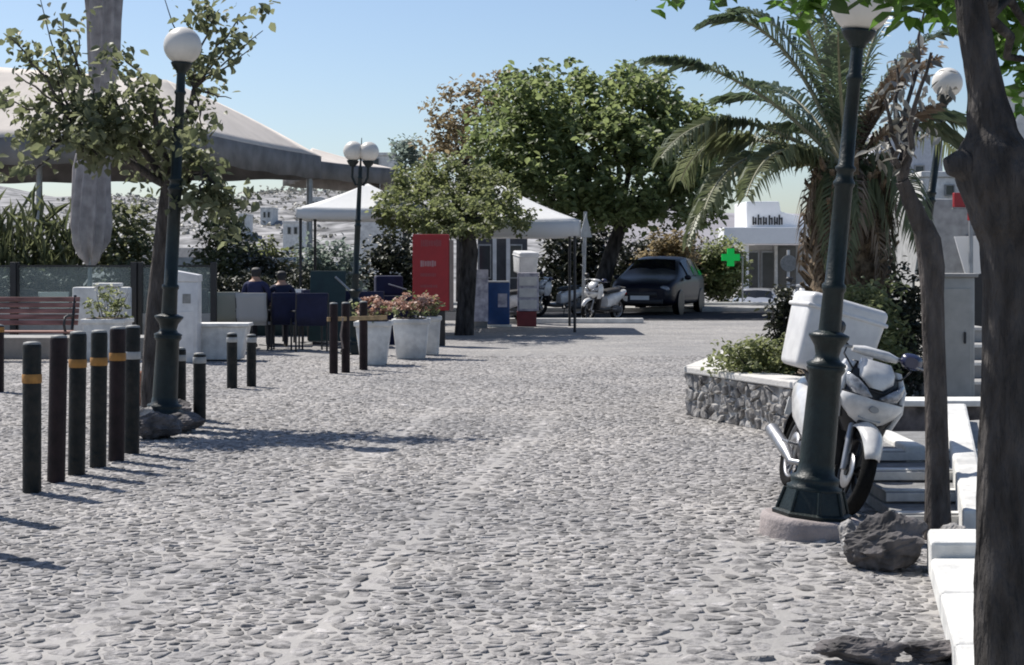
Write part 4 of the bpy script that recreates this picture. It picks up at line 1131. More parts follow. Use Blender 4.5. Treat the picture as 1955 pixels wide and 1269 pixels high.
aw = MB().prism([(XD(1800, 24) - XD(1880, 24), zz2(452)), (XD(1862, 24) - XD(1880, 24), zz2(450)), (XD(1853, 24) - XD(1880, 24), zz2(520)), (XD(1822, 24) - XD(1880, 24), zz2(528))], .03, (Vector((0, -.6, 0)), Vector((1, 0, 0)), Vector((0, 0, 1)), Vector((0, -1, 0)))).build('awning_cloth', M_WHITECAN, shp)
MB().tube([(XD(1855, 24) - XD(1880, 24), -.62, zz2(450)), (XD(1888, 24) - XD(1880, 24), -.62, zz2(432))], .03, 6).build('awning_arm', M_WHITEPL, shp)
rsn = thing('red_shop_sign', 'small red shop sign left of the big trunk', 'sign', W(1842, 390, 23.2))
MB().box((0, 0, .06), (.36, .06, .2), rz=.3).build('panel', M_RED, rsn, bevel=.01); MB().box((.13, -.02, -.16), (.2, .06, .13), rz=.3).build('lower_panel', M_RED, rsn, bevel=.01)
MB().box((.0, -.045, -.06), (.42, .03, .02), rz=.3).build('frame_bar', M_CAPGREY, rsn)
MB().tube([(.1, .06, .2), (.1, .06, -2.35)], .03, 6).build('post', M_STEEL, rsn)

# raised stone planter of the palm
pl = thing('stone_planter', 'raised rubble stone planter with pale coping holding the palm', 'planter', (0, 0, 0))
PC = [Vector((XD(1316, 16.6), 16.6, 0)), Vector((XD(1520, 14.6), 14.6, 0)), Vector((XD(1640, 14.3), 14.3, 0)), Vector((XD(1640, 14.3) + 1.6, 18.5, 0)), Vector((XD(1395, 19.5), 19.5, 0))]
PHt = .42
for i in range(len(PC)):
    a, b = PC[i], PC[(i + 1) % len(PC)]
    ux = (b - a).normalized(); nrm = Vector((ux.y, -ux.x, 0)); L = (b - a).length
    MB().prism([(0.02, 0), (L - .02, 0), (L - .02, .28), (.02, .28)], PHt, (a - nrm * .0, ux, -nrm, Vector((0, 0, 1)))).build('wall_core', M_MORTAR, pl)
    MB().prism([(-.05, -.045), (L + .05, -.045), (L + .05, .34), (-.05, .34)], .065, (a + Vector((0, 0, PHt + .0 + .0015 * i)), ux, -nrm, Vector((0, 0, 1)))).build('coping', mat('pale_coping', (.58, .56, .53), .9, vary=.1, bump=.3), pl, bevel=.012)
    if i in (0, 1, 4):
        q2 = random.Random(20 + i); S2 = .105; pp = []
        for jj in range(int(PHt / (S2 * .8)) + 1):
            for ii in range(int(L / S2) + 1):
                p = (ii * S2 + .06 * (jj % 2) + q2.uniform(-.045, .045), jj * S2 * .8 + .05 + q2.uniform(-.035, .035))
                if .03 < p[0] < L - .03 and .03 < p[1] < PHt - .03: pp.append(p)
        for c in voronoi(pp, S2 * 1.15, .008):
            if not c: continue
            c = [(min(L, max(0, x)), min(PHt - .005, max(0, y))) for x, y in c]
            vs_, fs_ = stone_geo(round_poly(c, .14), q2.uniform(.012, .05), .02, (q2.gauss(0, .25), q2.gauss(0, .25)), q2)
            vs_ = [a + ux * v[0] + Vector((0, 0, 1)) * v[1] + nrm * v[2] for v in vs_]
            MB().add(vs_, fs_, False).build('wall_stone', M_RUBBLE, pl)
MB().prism([(p.x, p.y) for p in [c.lerp(sum(PC, Vector()) / 5, .08) for c in PC]], .05, (Vector((0, 0, .35)), Vector((1, 0, 0)), Vector((0, 1, 0)), Vector((0, 0, 1)))).build('soil', M_SOIL, pl)
pc = sum(PC, Vector()) / 5


# ================================================================== PALM
PALM = Vector((XD(1618, 16.6), 16.6, .38))
palm = thing('palm_tree', 'bushy palm with arching fronds rising from the stone planter', 'palm', PALM)
crown_z = W(1600, 330, 16.6).z - PALM.z
prof = []
for i in range(26):
    t = i / 25; prof.append(((.30 + .07 * math.sin(t * 3.0) + .03 * math.sin(t * 50)) * (1.0 if t < .92 else .75), t * crown_z))
MB().lathe(prof, 22).build('trunk', M_PALMB, palm)
bt = MB(); q3 = random.Random(9)
for i in range(170):
    z = crown_z * (.10 + .92 * (i / 170)); a = i * 2.39996; r0 = .30 + .07 * math.sin(z / crown_z * 3.0)
    ca, sa = math.cos(a), math.sin(a); out_ = q3.uniform(.02, .13); w = q3.uniform(.025, .055); a += q3.gauss(0, .35); ca, sa = math.cos(a), math.sin(a)
    base = Vector((ca * (r0 - .03), sa * (r0 - .03), z)); tip = Vector((ca * (r0 + out_), sa * (r0 + out_), z + q3.uniform(.08, .22)))
    tan = Vector((-sa, ca, 0)); up_ = Vector((ca * .3, sa * .3, -1)).normalized() * .025
    bt.add([base - tan * w, base + tan * w, tip + tan * w * .6, tip - tan * w * .6, base - tan * w + up_ * 2, base + tan * w + up_ * 2, tip + tan * w * .5 + up_, tip - tan * w * .5 + up_],
           [(0, 1, 2, 3), (4, 7, 6, 5), (0, 4, 5, 1), (1, 5, 6, 2), (2, 6, 7, 3), (3, 7, 4, 0)])
bt.build('frond_stubs', M_PALMB, palm)

def frond(tip, ctrl, start=None, m=None, name='frond', dens=58, llen=.42, rm=None, hang=.35, stiff=1.0):
    """arching rachis with two rows of narrow leaflets; points relative to the palm foot"""
    s = start or Vector((0, 0, crown_z)); n = 24
    C = [s * (1 - t) ** 2 + ctrl * 2 * t * (1 - t) + tip * t * t for t in [i / n for i in range(n + 1)]]
    b = MB(); b.tube(C, [.024 * (1 - .85 * i / n) + .003 for i in range(n + 1)], 6)
    fr = b.build(name, rm or M_RACH, palm)
    V = []; F = []
    Ltot = sum((C[i + 1] - C[i]).length for i in range(n))
    for i in range(dens):
        t = .10 + .89 * i / (dens - 1); f_ = t * n; k0 = min(n - 1, int(f_)); p = C[k0].lerp(C[k0 + 1], f_ - k0); tg = (C[k0 + 1] - C[k0]).normalized()
        side = tg.cross(Vector((0, 0, 1)))
        if side.length < .05: side = Vector((1, 0, 0))
        side.normalize(); upv = side.cross(tg).normalized()
        L_ = llen * (math.sin(math.pi * (.12 + .80 * t)) ** .7) * (.95 if t < .95 else .8)
        fwd = .55 + .55 * t
        for sd in (-1, 1):
            dv = (side * sd * (.95 * stiff) + tg * fwd + upv * rnd.uniform(.05, .40) + Vector((rnd.gauss(0, .07), rnd.gauss(0, .07), rnd.gauss(0, .07)))).normalized()
            w_ = dv.cross(upv).normalized() * .013
            mid_ = p + dv * L_ * .55; tp_ = p + dv * L_ + Vector((0, 0, -hang * L_ * rnd.uniform(.5, 1.2)))
            k_ = len(V)
            V += [p - w_ * .6, p + w_ * .6, mid_ + w_ + upv * .006, tp_, mid_ - w_ + upv * .006]
            F.append((k_, k_ + 1, k_ + 2, k_ + 3, k_ + 4))
    lf = MB().add(V, F).build('leaflets', m or M_FROND, fr)
    return fr
def fr_px(tx, ty, cx_, cy_, d=16.6, dc=None, **kw):
    frond(W(tx, ty, d) - PALM, W(cx_, cy_, dc or 16.6) - PALM, **kw)
fr_px(1232, 112, 1420, 105, 16.2, llen=.36, hang=.5, dens=84)
fr_px(1342, 46, 1490, -20, 16.4, llen=.40, hang=.35, dens=84)
fr_px(1400, 20, 1530, 10, 17.2, llen=.36, dens=70)
fr_px(1262, 300, 1370, 150, 15.8, llen=.36, m=M_FRONDY, hang=.8)
fr_px(1300, 345, 1350, 190, 17.2, llen=.38, m=M_FRONDY, hang=.7)
fr_px(1312, 470, 1360, 250, 16.0, llen=.22, m=M_FRONDY, hang=.7)
fr_px(1345, 400, 1400, 235, 15.3, llen=.38, m=M_FRONDY, hang=.7)
fr_px(1425, 375, 1470, 225, 15.0, llen=.36, m=M_FRONDY, hang=.7)
fr_px(1440, -90, 1560, 30, 16.9, llen=.36)
fr_px(1520, -160, 1590, 40, 16.2, llen=.36)
fr_px(1590, -170, 1600, 40, 17.4, llen=.38)
fr_px(1660, -140, 1610, 40, 15.8, llen=.38)
fr_px(1500, -40, 1570, 100, 15.2, llen=.36)
fr_px(1745, -60, 1640, 60, 17.0, llen=.38)
fr_px(1600, 60, 1600, 140, 14.9, llen=.38)
fr_px(1840, 60, 1690, 60, 16.6, llen=.36)
fr_px(1860, 330, 1760, 150, 17.4, llen=.38, m=M_FRONDY, hang=.7)
fr_px(1760, 470, 1720, 240, 15.6, llen=.36, m=M_FRONDY, hang=.7)
fr_px(1790, 110, 1690, 170, 16.2, llen=.30, m=M_FRONDD, rm=M_PALMB)
fr_px(1760, 90, 1670, 190, 15.9, llen=.28, m=M_FRONDD, rm=M_PALMB)
fr_px(1730, 130, 1650, 200, 16.8, llen=.30, m=M_FRONDD, rm=M_PALMB)
fr_px(1790, 200, 1700, 230, 15.8, llen=.30, m=M_FRONDD, rm=M_PALMB)
for i in range(20):
    a = -math.pi * (i + .5) / 20 + rnd.gauss(0, .12); r_ = rnd.uniform(.34, .50)
    e = Vector((math.cos(a) * r_, math.sin(a) * r_, crown_z - rnd.uniform(.3, 1.15))); m_ = rnd.choice((M_FRONDD, M_FRONDD, M_FRONDY))
    frond(e, Vector((e.x * .95, e.y * .95, crown_z + rnd.uniform(.0, .35))), llen=.24, m=m_, rm=M_PALMB, dens=34, hang=.9)
for i in range(4):
    a = rnd.uniform(.2, 2.9); e = Vector((math.cos(a) * 1.6, math.sin(a) * 1.6, crown_z + rnd.uniform(-.4, 1.1))); frond(e, Vector((e.x * .45, e.y * .45, crown_z + 1.0)), llen=.38)

def shrub(name, label, loc, r, n, lsize, m, group=None, stems=8, cat='shrub', csize=.14, shell=.3):
    t = thing(name, label, cat, loc, group=group)
    st = MB()
    for i in range(stems):
        a = rnd.uniform(0, 6.28)
        st.tube(wob((rnd.uniform(-.1, .1) * r[0], rnd.uniform(-.1, .1) * r[1], -.03), (math.cos(a) * r[0] * .8, math.sin(a) * r[1] * .8, r[2] * rnd.uniform(.8, 1.7)), 4, .06), [.018, .015, .012, .008, .004], 5)
    st.build('stem', M_BARK, t)
    P = clumpy((0, 0, r[2]), r, max(10, n // 14), 14, csize, shell); P = P[P[:, 2] > .01]
    leaves('foliage', P, lsize, m, t)
    return t
shrub('planter_shrub', 'low yellowish green shrub at the near corner of the stone planter', (XD(1455, 15.9), 15.9, .39), (.42, .35, .20), 2600, .055, M_LEAF_SHR, csize=.09)
shrub('planter_shrub', 'dark upright shrub between the planter corner and the lamp', (XD(1500, 16.6), 16.7, .39), (.15, .2, .42), 1700, .06, M_LEAF_DRK, csize=.10)
shrub('planter_shrub', 'soft green shrub behind the scooter box', (XD(1655, 15.4), 15.5, .39), (.38, .4, .48), 3800, .06, M_LEAF_SHR, csize=.11)
shrub('planter_shrub', 'dark hedge plant right of the scooter box', (XD(1725, 16.0), 16.0, .2), (.24, .4, .60), 3400, .06, M_LEAF_DRK, csize=.11)


# ================================================================== SCOOTERS
def scooter(label, loc, yaw, lean=0.0, box=True, body=None, group='scooters', boxw=.56, steer=0.0, boxup=0.0):
    body = body or M_WHITEPT
    t = thing('scooter', label, 'scooter', loc, group=group); t.rotation_euler = (0, lean, yaw); t.scale = (.955,) * 3
    def wheel(y, name):
        r_ = .285
        w = MB(); w.torus((0, y, r_), (1, 0, 0), .208, .014, 32, 8, 2.6)
        w.tube([(-.06, y, r_), (.06, y, r_)], .035, 14)
        for q in range(5):
            for dd in (-.16, .16):
                a = 2 * math.pi * q / 5 + .3; a2 = a + dd
                w.tube([(0, y + math.cos(a) * .03, r_ + math.sin(a) * .03), (0, y + math.cos(a2) * .205, r_ + math.sin(a2) * .205)], [.014, .011], 6)
        wo = w.build(name, M_BLACKPL if 'front' in name else M_ALLOY, t)
        MB().torus((0, y, r_), (1, 0, 0), .245, .043, 40, 12, 1.15).build('tyre', M_TYRE, wo)
        dk = MB(); dk.lathe([(.06, 0), (.115, 0), (.115, .005), (.06, .005)], 24); dk.v = [(v[2] - .05, y + v[0], r_ + v[1]) for v in dk.v]
        dk.build('brake_disc', M_ALLOY, wo)
        return wo
    wheel(-.66, 'front_wheel'); wheel(.62, 'rear_wheel')
    # fenders
    def fender(y, a0, a1, rad, w, name, m):
        rows = []
        for i in range(15):
            a = a0 + (a1 - a0) * i / 14; k_ = .55 + .45 * math.sin(math.pi * min(1, max(0, i / 14)))
            row = []
            for j in range(9):
                u = -1 + 2 * j / 8; rr = rad - .045 * u * u
                row.append(Vector((u * w * k_, y + math.cos(a) * rr, .285 + math.sin(a) * rr)))
            rows.append(row)
        o = MB().loft_rings(rows, False, False, True, closed=False).build(name, m, t)
        so = o.modifiers.new('thick', 'SOLIDIFY'); so.thickness = .006
    fender(-.66, R(38), R(158), .325, .078, 'front_fender', body)
    fender(.62, R(-5), R(110), .33, .075, 'rear_fender', M_BLACKPL)
    for sx in (-1, 1):
        MB().tube([(sx * .075, -.66, .285), (sx * .075, -.60, .52), (sx * .06, -.52, .68)], [.022, .024, .024], 10).build('fork_leg', M_ALLOY, t)
    MB().box((.085, -.60, .27), (.035, .10, .06)).build('brake_caliper', M_ALLOY, t, bevel=.008)
    X = Vector((1, 0, 0)); Y = Vector((0, 1, 0)); Z = Vector((0, 0, 1))
    # front: dark inner apron, white nose panel, headlight unit, white upper cowl
    MB().loft([((0, -.50, .52), X * .10, Y * .07, .8), ((0, -.52, .64), X * .185, Y * .10, .7), ((0, -.53, .78), X * .20, Y * .115, .7), ((0, -.50, .93), X * .16, Y * .09, .75)], 28).build('inner_apron', M_BLACKPL, t)
    MB().loft([((0, -.535, .585), X * .06, Y * .075, .9), ((0, -.55, .62), X * .125, Y * .105, .8), ((0, -.565, .68), X * .185, Y * .128, .72), ((0, -.57, .735), X * .212, Y * .135, .7), ((0, -.565, .765), X * .205, Y * .128, .7)], 30).build('nose_panel', body, t)
    for sx in (-1, 1):
        MB().loft([((sx * .178, -.50, .60), X * .025, Y * .08, .8), ((sx * .208, -.50, .72), X * .03, Y * .11, .75), ((sx * .200, -.475, .86), X * .032, Y * .11, .75), ((sx * .155, -.45, .97), X * .035, Y * .07, .8)], 18).build('side_panel', body, t)
        MB().loft([((sx * .03, -.665, .775), Y * .03, Z * .008, .9), ((sx * .08, -.675, .795), Y * .035, Z * .034, .85), ((sx * .14, -.645, .82), Y * .045, Z * .050, .8), ((sx * .19, -.575, .855), Y * .04, Z * .04, .8), ((sx * .212, -.50, .875), Y * .02, Z * .012, .9)], 18).build('headlight', M_LENS, t)
        MB().sphere((sx * .10, -.672, .80), .026, 12, 8, (1, .7, 1)).build('lamp_reflector', M_ALLOY, t)
        MB().sphere((sx * .168, -.625, .725), .024, 12, 8, (1.2, .6, .7)).build('turn_light', M_AMBER, t)
    MB().loft([((0, -.615, .83), X * .05, Y * .05, .8), ((0, -.585, .885), X * .115, Y * .075, .75), ((0, -.54, .945), X * .125, Y * .085, .75), ((0, -.49, 1.005), X * .10, Y * .06, .8)], 26).build('upper_cowl', body, t)
    MB().loft([((0, -.695, .70), X * .035, Z * .022, 1), ((0, -.712, .70), X * .03, Z * .02, 1)], 14).build('badge', M_STEEL, t)
    MB().loft([((0, -.64, .60), X * .07, Z * .018, .8), ((0, -.655, .60), X * .06, Z * .014, .8)], 14).build('lower_grille', M_BLACKPL, t)
    sm = MB(); 
    sm.tube([(-.205, -.60, .772), (-.12, -.675, .768), (0, -.70, .766), (.12, -.675, .768), (.205, -.60, .772)], .005, 5)
    sm.tube([(-.10, -.655, .86), (-.05, -.672, .815), (0, -.675, .81), (.05, -.672, .815), (.10, -.655, .86)], .005, 5)
    sm.build('panel_gap', M_BLACKPL, t)
    cb_ = MB()
    for sx in (-1, 1): cb_.tube([(sx * .20, -.44, 1.04), (sx * .23, -.52, 1.0), (sx * .17, -.56, .93), (sx * .10, -.50, .90)], .006, 6)
    cb_.tube([(.07, -.62, .30), (.10, -.66, .45), (.07, -.60, .60)], .006, 6)
    cb_.build('cables', M_BLACKPL, t)
    MB().box((0, -.655, .645), (.15, .006, .035), mtx=Matrix.Rotation(R(-14), 3, 'X')).build('front_decal', M_STEEL, t)
    # leg shield and floor
    MB().loft([((0, -.40, .32), X * .17, Y * .03, .5), ((0, -.42, .6), X * .21, Y * .035, .5), ((0, -.40, .9), X * .19, Y * .04, .5), ((0, -.38, .98), X * .12, Y * .04, .6)], 20).build('leg_shield', M_BLACKPL, t)
    MB().loft([((0, -.44, .34), X * .16, Z * .05, .5), ((0, -.2, .31), X * .2, Z * .05, .4), ((0, .05, .32), X * .19, Z * .06, .45)], 20).build('footboard', M_BLACKPL, t)
    MB().loft([((0, -.02, .46), X * .14, Z * .17, .7), ((0, .15, .54), X * .19, Z * .19, .7), ((0, .4, .60), X * .195, Z * .16, .7), ((0, .66, .68), X * .15, Z * .11, .75), ((0, .88, .75), X * .07, Z * .05, .8)], 24).build('tail_body', body, t)
    MB().loft([((0, -.04, .74), X * .10, Z * .04, .7), ((0, .12, .765), X * .15, Z * .055, .65), ((0, .4, .79), X * .15, Z * .055, .65), ((0, .56, .81), X * .12, Z * .045, .7)], 20).build('seat', M_SEAT, t)
    MB().sphere((0, .90, .70), .055, 14, 8, (1.3, .5, .7)).build('tail_light', M_REDL, t)
    MB().box((0, .93, .56), (.17, .012, .13)).build('number_plate', M_PLATE, t)
    MB().loft([((.02, .22, .34), X * .12, Z * .10, .6), ((.06, .45, .30), X * .12, Z * .10, .6), ((.08, .64, .29), X * .07, Z * .08, .7)], 18).build('engine', M_ENGINE, t)
    MB().tube([(-.06, .15, .22), (-.13, .3, .2), (-.15, .45, .27), (-.16, .85, .36)], [.02, .022, .05, .052], 12).build('exhaust', M_ALLOY, t)
    MB().tube([(.10, .12, .24), (.16, .08, .1), (.19 - .0, .05, -.0 + .19 * math.sin(lean))], .014, 8).build('side_stand', M_IRON, t)
    for sx in (-1, 1):
        MB().box((sx * .20, .18, .33), (.10, .16, .02)).build('footrest', M_ALLOY, t, bevel=.006)
    # handlebar group
    ca, sa = math.cos(steer), math.sin(steer)
    def H(x, y, z): return Vector((x * ca - y * sa, -.42 + x * sa + y * ca, z))
    MB().loft([(H(-.15, 0, 1.05), Z * .02, (H(0, .035, 0) - H(0, 0, 0)), .8), (H(-.08, -.02, 1.055), Z * .032, (H(0, .06, 0) - H(0, 0, 0)), .8), (H(.08, -.02, 1.055), Z * .032, (H(0, .06, 0) - H(0, 0, 0)), .8), (H(.15, 0, 1.05), Z * .02, (H(0, .035, 0) - H(0, 0, 0)), .8)], 18).build('handlebar_cover', body, t)
    hb = MB().tube([H(-.35, .07, 1.04), H(-.15, .01, 1.06), H(.15, .01, 1.06), H(.35, .07, 1.04)], .012, 8).build('handlebar', M_STEEL, t)
    for sx in (-1, 1):
        MB().tube([H(sx * .24, .035, 1.05), H(sx * .36, .075, 1.04)], .019, 10).build('grip', M_BLACKPL, hb)
        MB().tube([H(sx * .20, -.02, 1.045), H(sx * .27, -.045, 1.04), H(sx * .36, -.01, 1.035)], .007, 6).build('brake_lever', M_ALLOY, hb)
        hx, hz = (.30, 1.15) if sx < 0 else (.235, 1.06)
        ms_ = MB().tube([H(sx * .17, .02, 1.06), H(sx * (hx - .03), -.01, (1.06 + hz) / 2), H(sx * (hx - .01), -.02, hz - .03)], .007, 6).build('mirror_stalk', M_BLACKPL, t)
        MB().loft([(H(sx * hx, -.055, hz), X * .045, Z * .035, .8), (H(sx * (hx + .005), -.03, hz + .005), X * .075, Z * .052, .75), (H(sx * (hx + .01), .0, hz + .01), X * .075, Z * .05, .75)], 16).build('mirror', M_BLUEBLK if sx > 0 else M_BLACKPL, ms_)
    # rack and delivery box
    MB().tube([(-.10, .5, .80), (-.12, .75, .86), (.12, .75, .86), (.10, .5, .80)], .012, 6).build('rack', M_IRON, t)
    if box:
        by, bz, bh = .60, .845 + boxup, .54
        if boxup: MB().box((0, .60, .87 + boxup / 2), (.3, .3, boxup + .02)).build('box_stand', M_IRON, t, bevel=.01)
        bx_ = MB().rbox((0, by, bz + bh / 2), (boxw, .50, bh), .045, 4, taper=.90).build('delivery_box', M_WHITEPL, t)
        MB().rbox((0, by, bz + bh - .10), (boxw + .018, .518, .03), .012, 2).build('lid_seam', M_WHITEPL, bx_)
        MB().box((0, by + .255, bz + bh - .1), (.08, .02, .06)).build('latch', M_BLACKPL, bx_)
    return t
scooter('white delivery scooter with big white box leaning behind the green lamp post', (XD(1630, 10.15) - .13, 10.15 + .65, 0), R(6), R(16), True, steer=R(-6), boxw=.58)

# background scooters
def far_scooter(label, x, yb, yaw, box, lean=R(6), boxup=0.0):
    p = G(x, yb); return scooter(label, p, yaw, lean, box, group='scooters parked by the kiosk', boxup=boxup)
far_scooter('white scooter parked left of the dark car with its wheel turned to us', 1150, 612, R(-38), False)
far_scooter('white scooter with tall grey white delivery box under the kiosk parasol', 955, 618, R(-72), True, boxup=.40)
far_scooter('white scooter behind the sign post, half hidden in shade', 1066, 603, R(-62), False)


# ================================================================== CARS
def car(label, loc, yaw, paint, st, z_add=0.0, plate=True):
    t = thing('parked_car', label, 'car', loc, yaw, group='parked cars')
    def sec(i, off=0.0):
        y, zb_, zbelt, ztop, w, wt = st[i]
        half = [(w * .80, zb_), (w * .97, zb_ + .06), (w, zb_ + .22), (w, zbelt - .12), (w - .025, zbelt), (wt + (w - .025 - wt) * .06, ztop - (ztop - zbelt) * .12), (wt * .86, ztop - .01), (wt * .45, ztop + .012), (0, ztop + .018)]
        return [Vector((x, y, z)) for x, z in half] + [Vector((-x, y, z)) for x, z in half[-2::-1]]
    b = MB(); b.loft_rings([sec(i) for i in range(len(st))], True, True, True)
    bo_ = b.build('body', paint, t)
    sm = bo_.modifiers.new('sub', 'SUBSURF'); sm.levels = 1; sm.render_levels = 2
    # glazing: patches lifted off the body between belt and roof
    def patch(name, quads, m=M_DGLASS, parent=None):
        mm = MB()
        for a, b_, c, d in quads:
            a, b_, c, d = map(Vector, (a, b_, c, d)); nrm = (b_ - a).cross(d - a).normalized()
            cen = (a + b_ + c + d) / 4
            if nrm.dot(cen - Vector((0, cen.y * .8, .6))) < 0: nrm = -nrm
            o_ = nrm * .012
            mm.add([a + o_, b_ + o_, c + o_, d + o_], [(0, 1, 2, 3)])
        return mm.build(name, m, parent or t)
    def S(i, j, u=0.0, k_=None):
        a = sec(i)[j]
        return a if k_ is None else a.lerp(sec(k_)[j], u)
    # windscreen between stations 3,4 ; side windows stations 4..7 ; rear 7,8
    w0, w1 = sec(3), sec(4)
    patch('windscreen', [(w0[6].lerp(w1[6], .04), w0[8].lerp(w1[8], .04), w0[8].lerp(w1[8], .93), w0[6].lerp(w1[6], .93)), (w0[8].lerp(w1[8], .04), w0[10].lerp(w1[10], .04), w0[10].lerp(w1[10], .93), w0[8].lerp(w1[8], .93))])
    for side in (4, 12):
        tj = 5 if side == 4 else 11
        for (i, k_, u0, u1) in ((4, 5, .0, .94), (5, 6, .04, .94), (6, 7, .04, .8)):
            patch('side_window', [(S(i, side, u0, k_) + Vector((0, 0, .03)), S(i, side, u1, k_) + Vector((0, 0, .03)), S(i, tj, u1, k_) - Vector((0, 0, .0)), S(i, tj, u0, k_) - Vector((0, 0, .0)))])
    w0, w1 = sec(7), sec(8)
    patch('rear_window', [(w0[6].lerp(w1[6], .1), w0[8].lerp(w1[8], .1), w0[8].lerp(w1[8], .85), w0[6].lerp(w1[6], .85)), (w0[8].lerp(w1[8], .1), w0[10].lerp(w1[10], .1), w0[10].lerp(w1[10], .85), w0[8].lerp(w1[8], .85))])
    yf = st[0][0]; w_ = st[1][4]
    for sx in (-1, 1):
        MB().sphere((sx * w_ * .74, yf + .10, .70), .15, 14, 10, (1.1, .55, .62)).build('headlight', M_LENS, t)
        MB().sphere((sx * st[-2][4] * .84, st[-1][0] - .05, .85), .12, 12, 8, (.7, .5, 1.2)).build('tail_light', M_REDL, t)
        mr_ = MB().sphere((sx * (st[4][4] + .07), st[3][0] + .25, 1.0), .10, 12, 8, (1.0, .7, .7)).build('wing_mirror', paint, t)
        for wy in (yf + .82, st[-1][0] - .80):
            wh = MB(); c = Vector((sx * (st[4][4] - .10), wy, .31))
            wh.torus(c, (1, 0, 0), .15, .03, 24, 8, 2.6)
            for q in range(5):
                a = 2 * math.pi * q / 5
                wh.tube([c + Vector((sx * .06, 0, 0)), c + Vector((sx * .06, math.cos(a) * .17, math.sin(a) * .17))], .022, 6)
            wo = wh.build('wheel', M_ALLOY, t)
            MB().torus(c, (1, 0, 0), .24, .068, 28, 10, 1.5).build('tyre', M_TYRE, wo)
            ar = MB(); ar.lathe([(.33, 0), (.37, 0), (.37, .02), (.33, .02)], 28); cc = c + Vector((sx * .085, 0, 0))
            ar.v = [(cc.x + v[2] * sx, cc.y + v[0], cc.z + v[1]) for v in ar.v]; ar.build('wheel_arch', M_BLACKPL, t)
    MB().rbox((0, yf - .005, .56), (w_ * 1.1, .05, .12), .02, 2).build('grille', M_BLACKPL, t)
    MB().rbox((0, yf - .02, .36), (w_ * 1.5, .08, .14), .03, 2).build('front_bumper', M_BLACKPL, t)
    if plate: MB().box((0, yf - .055, .47), (.52, .012, .11)).build('number_plate', M_PLATE, t)
    return t
SUV = [(-2.08, .34, .64, .68, .66, .56), (-1.98, .24, .74, .80, .80, .68), (-1.55, .22, .88, .95, .87, .74), (-1.02, .22, .95, 1.03, .89, .76), (-.30, .22, .97, 1.46, .89, .60), (.35, .22, .98, 1.53, .89, .62), (1.0, .22, .98, 1.50, .89, .61), (1.62, .24, 1.0, 1.40, .86, .58), (1.98, .30, .98, 1.06, .82, .66), (2.06, .42, .80, .84, .72, .6)]
cp = G(1268, 601)
car('dark navy car parked under the trees facing us, with pale number plate', (cp.x, cp.y + 1.6, .004), R(-19), M_CARPAINT, [(y, zb_, zt * 1.03, zz_ * 1.04, w * 1.05, wt * 1.07) for y, zb_, zt, zz_, w, wt in SUV])
SED = [(-2.1, .34, .58, .62, .62, .5), (-2.0, .24, .68, .72, .76, .64), (-1.55, .22, .80, .86, .84, .70), (-.95, .22, .88, .94, .85, .72), (-.25, .22, .90, 1.34, .85, .56), (.35, .22, .90, 1.40, .85, .58), (.9, .22, .90, 1.36, .85, .56), (1.45, .24, .92, 1.2, .83, .56), (1.95, .30, .88, .93, .8, .64), (2.05, .42, .70, .74, .7, .6)]
D_S = 54.9
car('silver saloon car half hidden behind the low white wall', (XD(1446, D_S), D_S, gz(D_S)), R(-14), M_SILVER, SED)


# ================================================================== KIOSK THINGS
fz = thing('ice_cream_freezer', 'bright blue upright cooler in front of the kiosk', 'cooler', (XD(951, 37.6), 37.6, 0))
MB().rbox((0, 0, .52), (.52, .5, .96), .03, 2).build('body', M_BLUE, fz)
MB().box((0, 0, 1.015), (.5, .48, .03)).build('lid', M_WHITEPL, fz, bevel=.008)
MB().box((0, -.02, .03), (.6, .5, .06)).build('base', M_WHITEW, fz, bevel=.008)
MB().box((.1, -.255, .6), (.2, .008, .3)).build('sticker', M_LILAC, fz)
pb = thing('poster_stand', 'faded lilac poster stand left of the blue cooler', 'poster stand', (XD(912, 36.8), 36.8, 0))
MB().box((0, 0, .72), (.46, .04, 1.15), mtx=Matrix.Rotation(R(-8), 3, 'X')).build('poster', M_LILAC, pb, bevel=.006)
MB().box((0, .12, .55), (.42, .03, 1.1), mtx=Matrix.Rotation(R(8), 3, 'X')).build('rear_leg', M_STEEL, pb)
ns = thing('newspaper_stand', 'pale newspaper stand with dark red foot right of the blue cooler', 'newspaper stand', (XD(1008, 37.9), 37.9, 0))
MB().box((0, 0, .78), (.48, .26, .86)).build('rack', M_LILAC, ns, bevel=.01)
for i in range(3): MB().box((0, -.14, .5 + i * .26), (.40, .02, .20)).build('newspaper', M_WHITEPL, ns)
MB().box((-.03, 0, .17), (.44, .24, .34)).build('foot', mat('dark_red_paint', (.16, .02, .025), .5), ns, bevel=.01)
kk = thing('kiosk', 'small dark kiosk with pale posts beneath the white parasol', 'kiosk', (XD(985, 44), 44, 0))
MB().box((-.35, .5, 1.1), (1.3, 1.4, 2.2)).build('body', mat('kiosk_dark', (.05, .052, .06), .6, vary=.2), kk, bevel=.02)
for x_ in (944, 970): MB().box((XD(x_, 43.3) - XD(985, 44), -.35, 1.1), (.10, .06, 2.2)).build('post', M_WHITEPL, kk)
for x_ in (925, 985):
    w_ = MB().box((XD(x_, 43.3) - XD(985, 44), -.215, 1.45), (.34, .03, .9)).build('window', M_STEEL, kk)
    MB().box((XD(x_, 43.3) - XD(985, 44), -.235, 1.45), (.28, .02, .82)).build('pane', M_PANE, w_)
sp = thing('sign_post', 'grey sign post with a sign seen edge on, left of the dark car', 'sign', G(1113, 612))
MB().tube([(0, 0, 0), (.06, 0, 2.68)], .045, 10).build('post', M_STEEL, sp)
MB().lathe([(.28, 0), (.28, .012)], 3).v
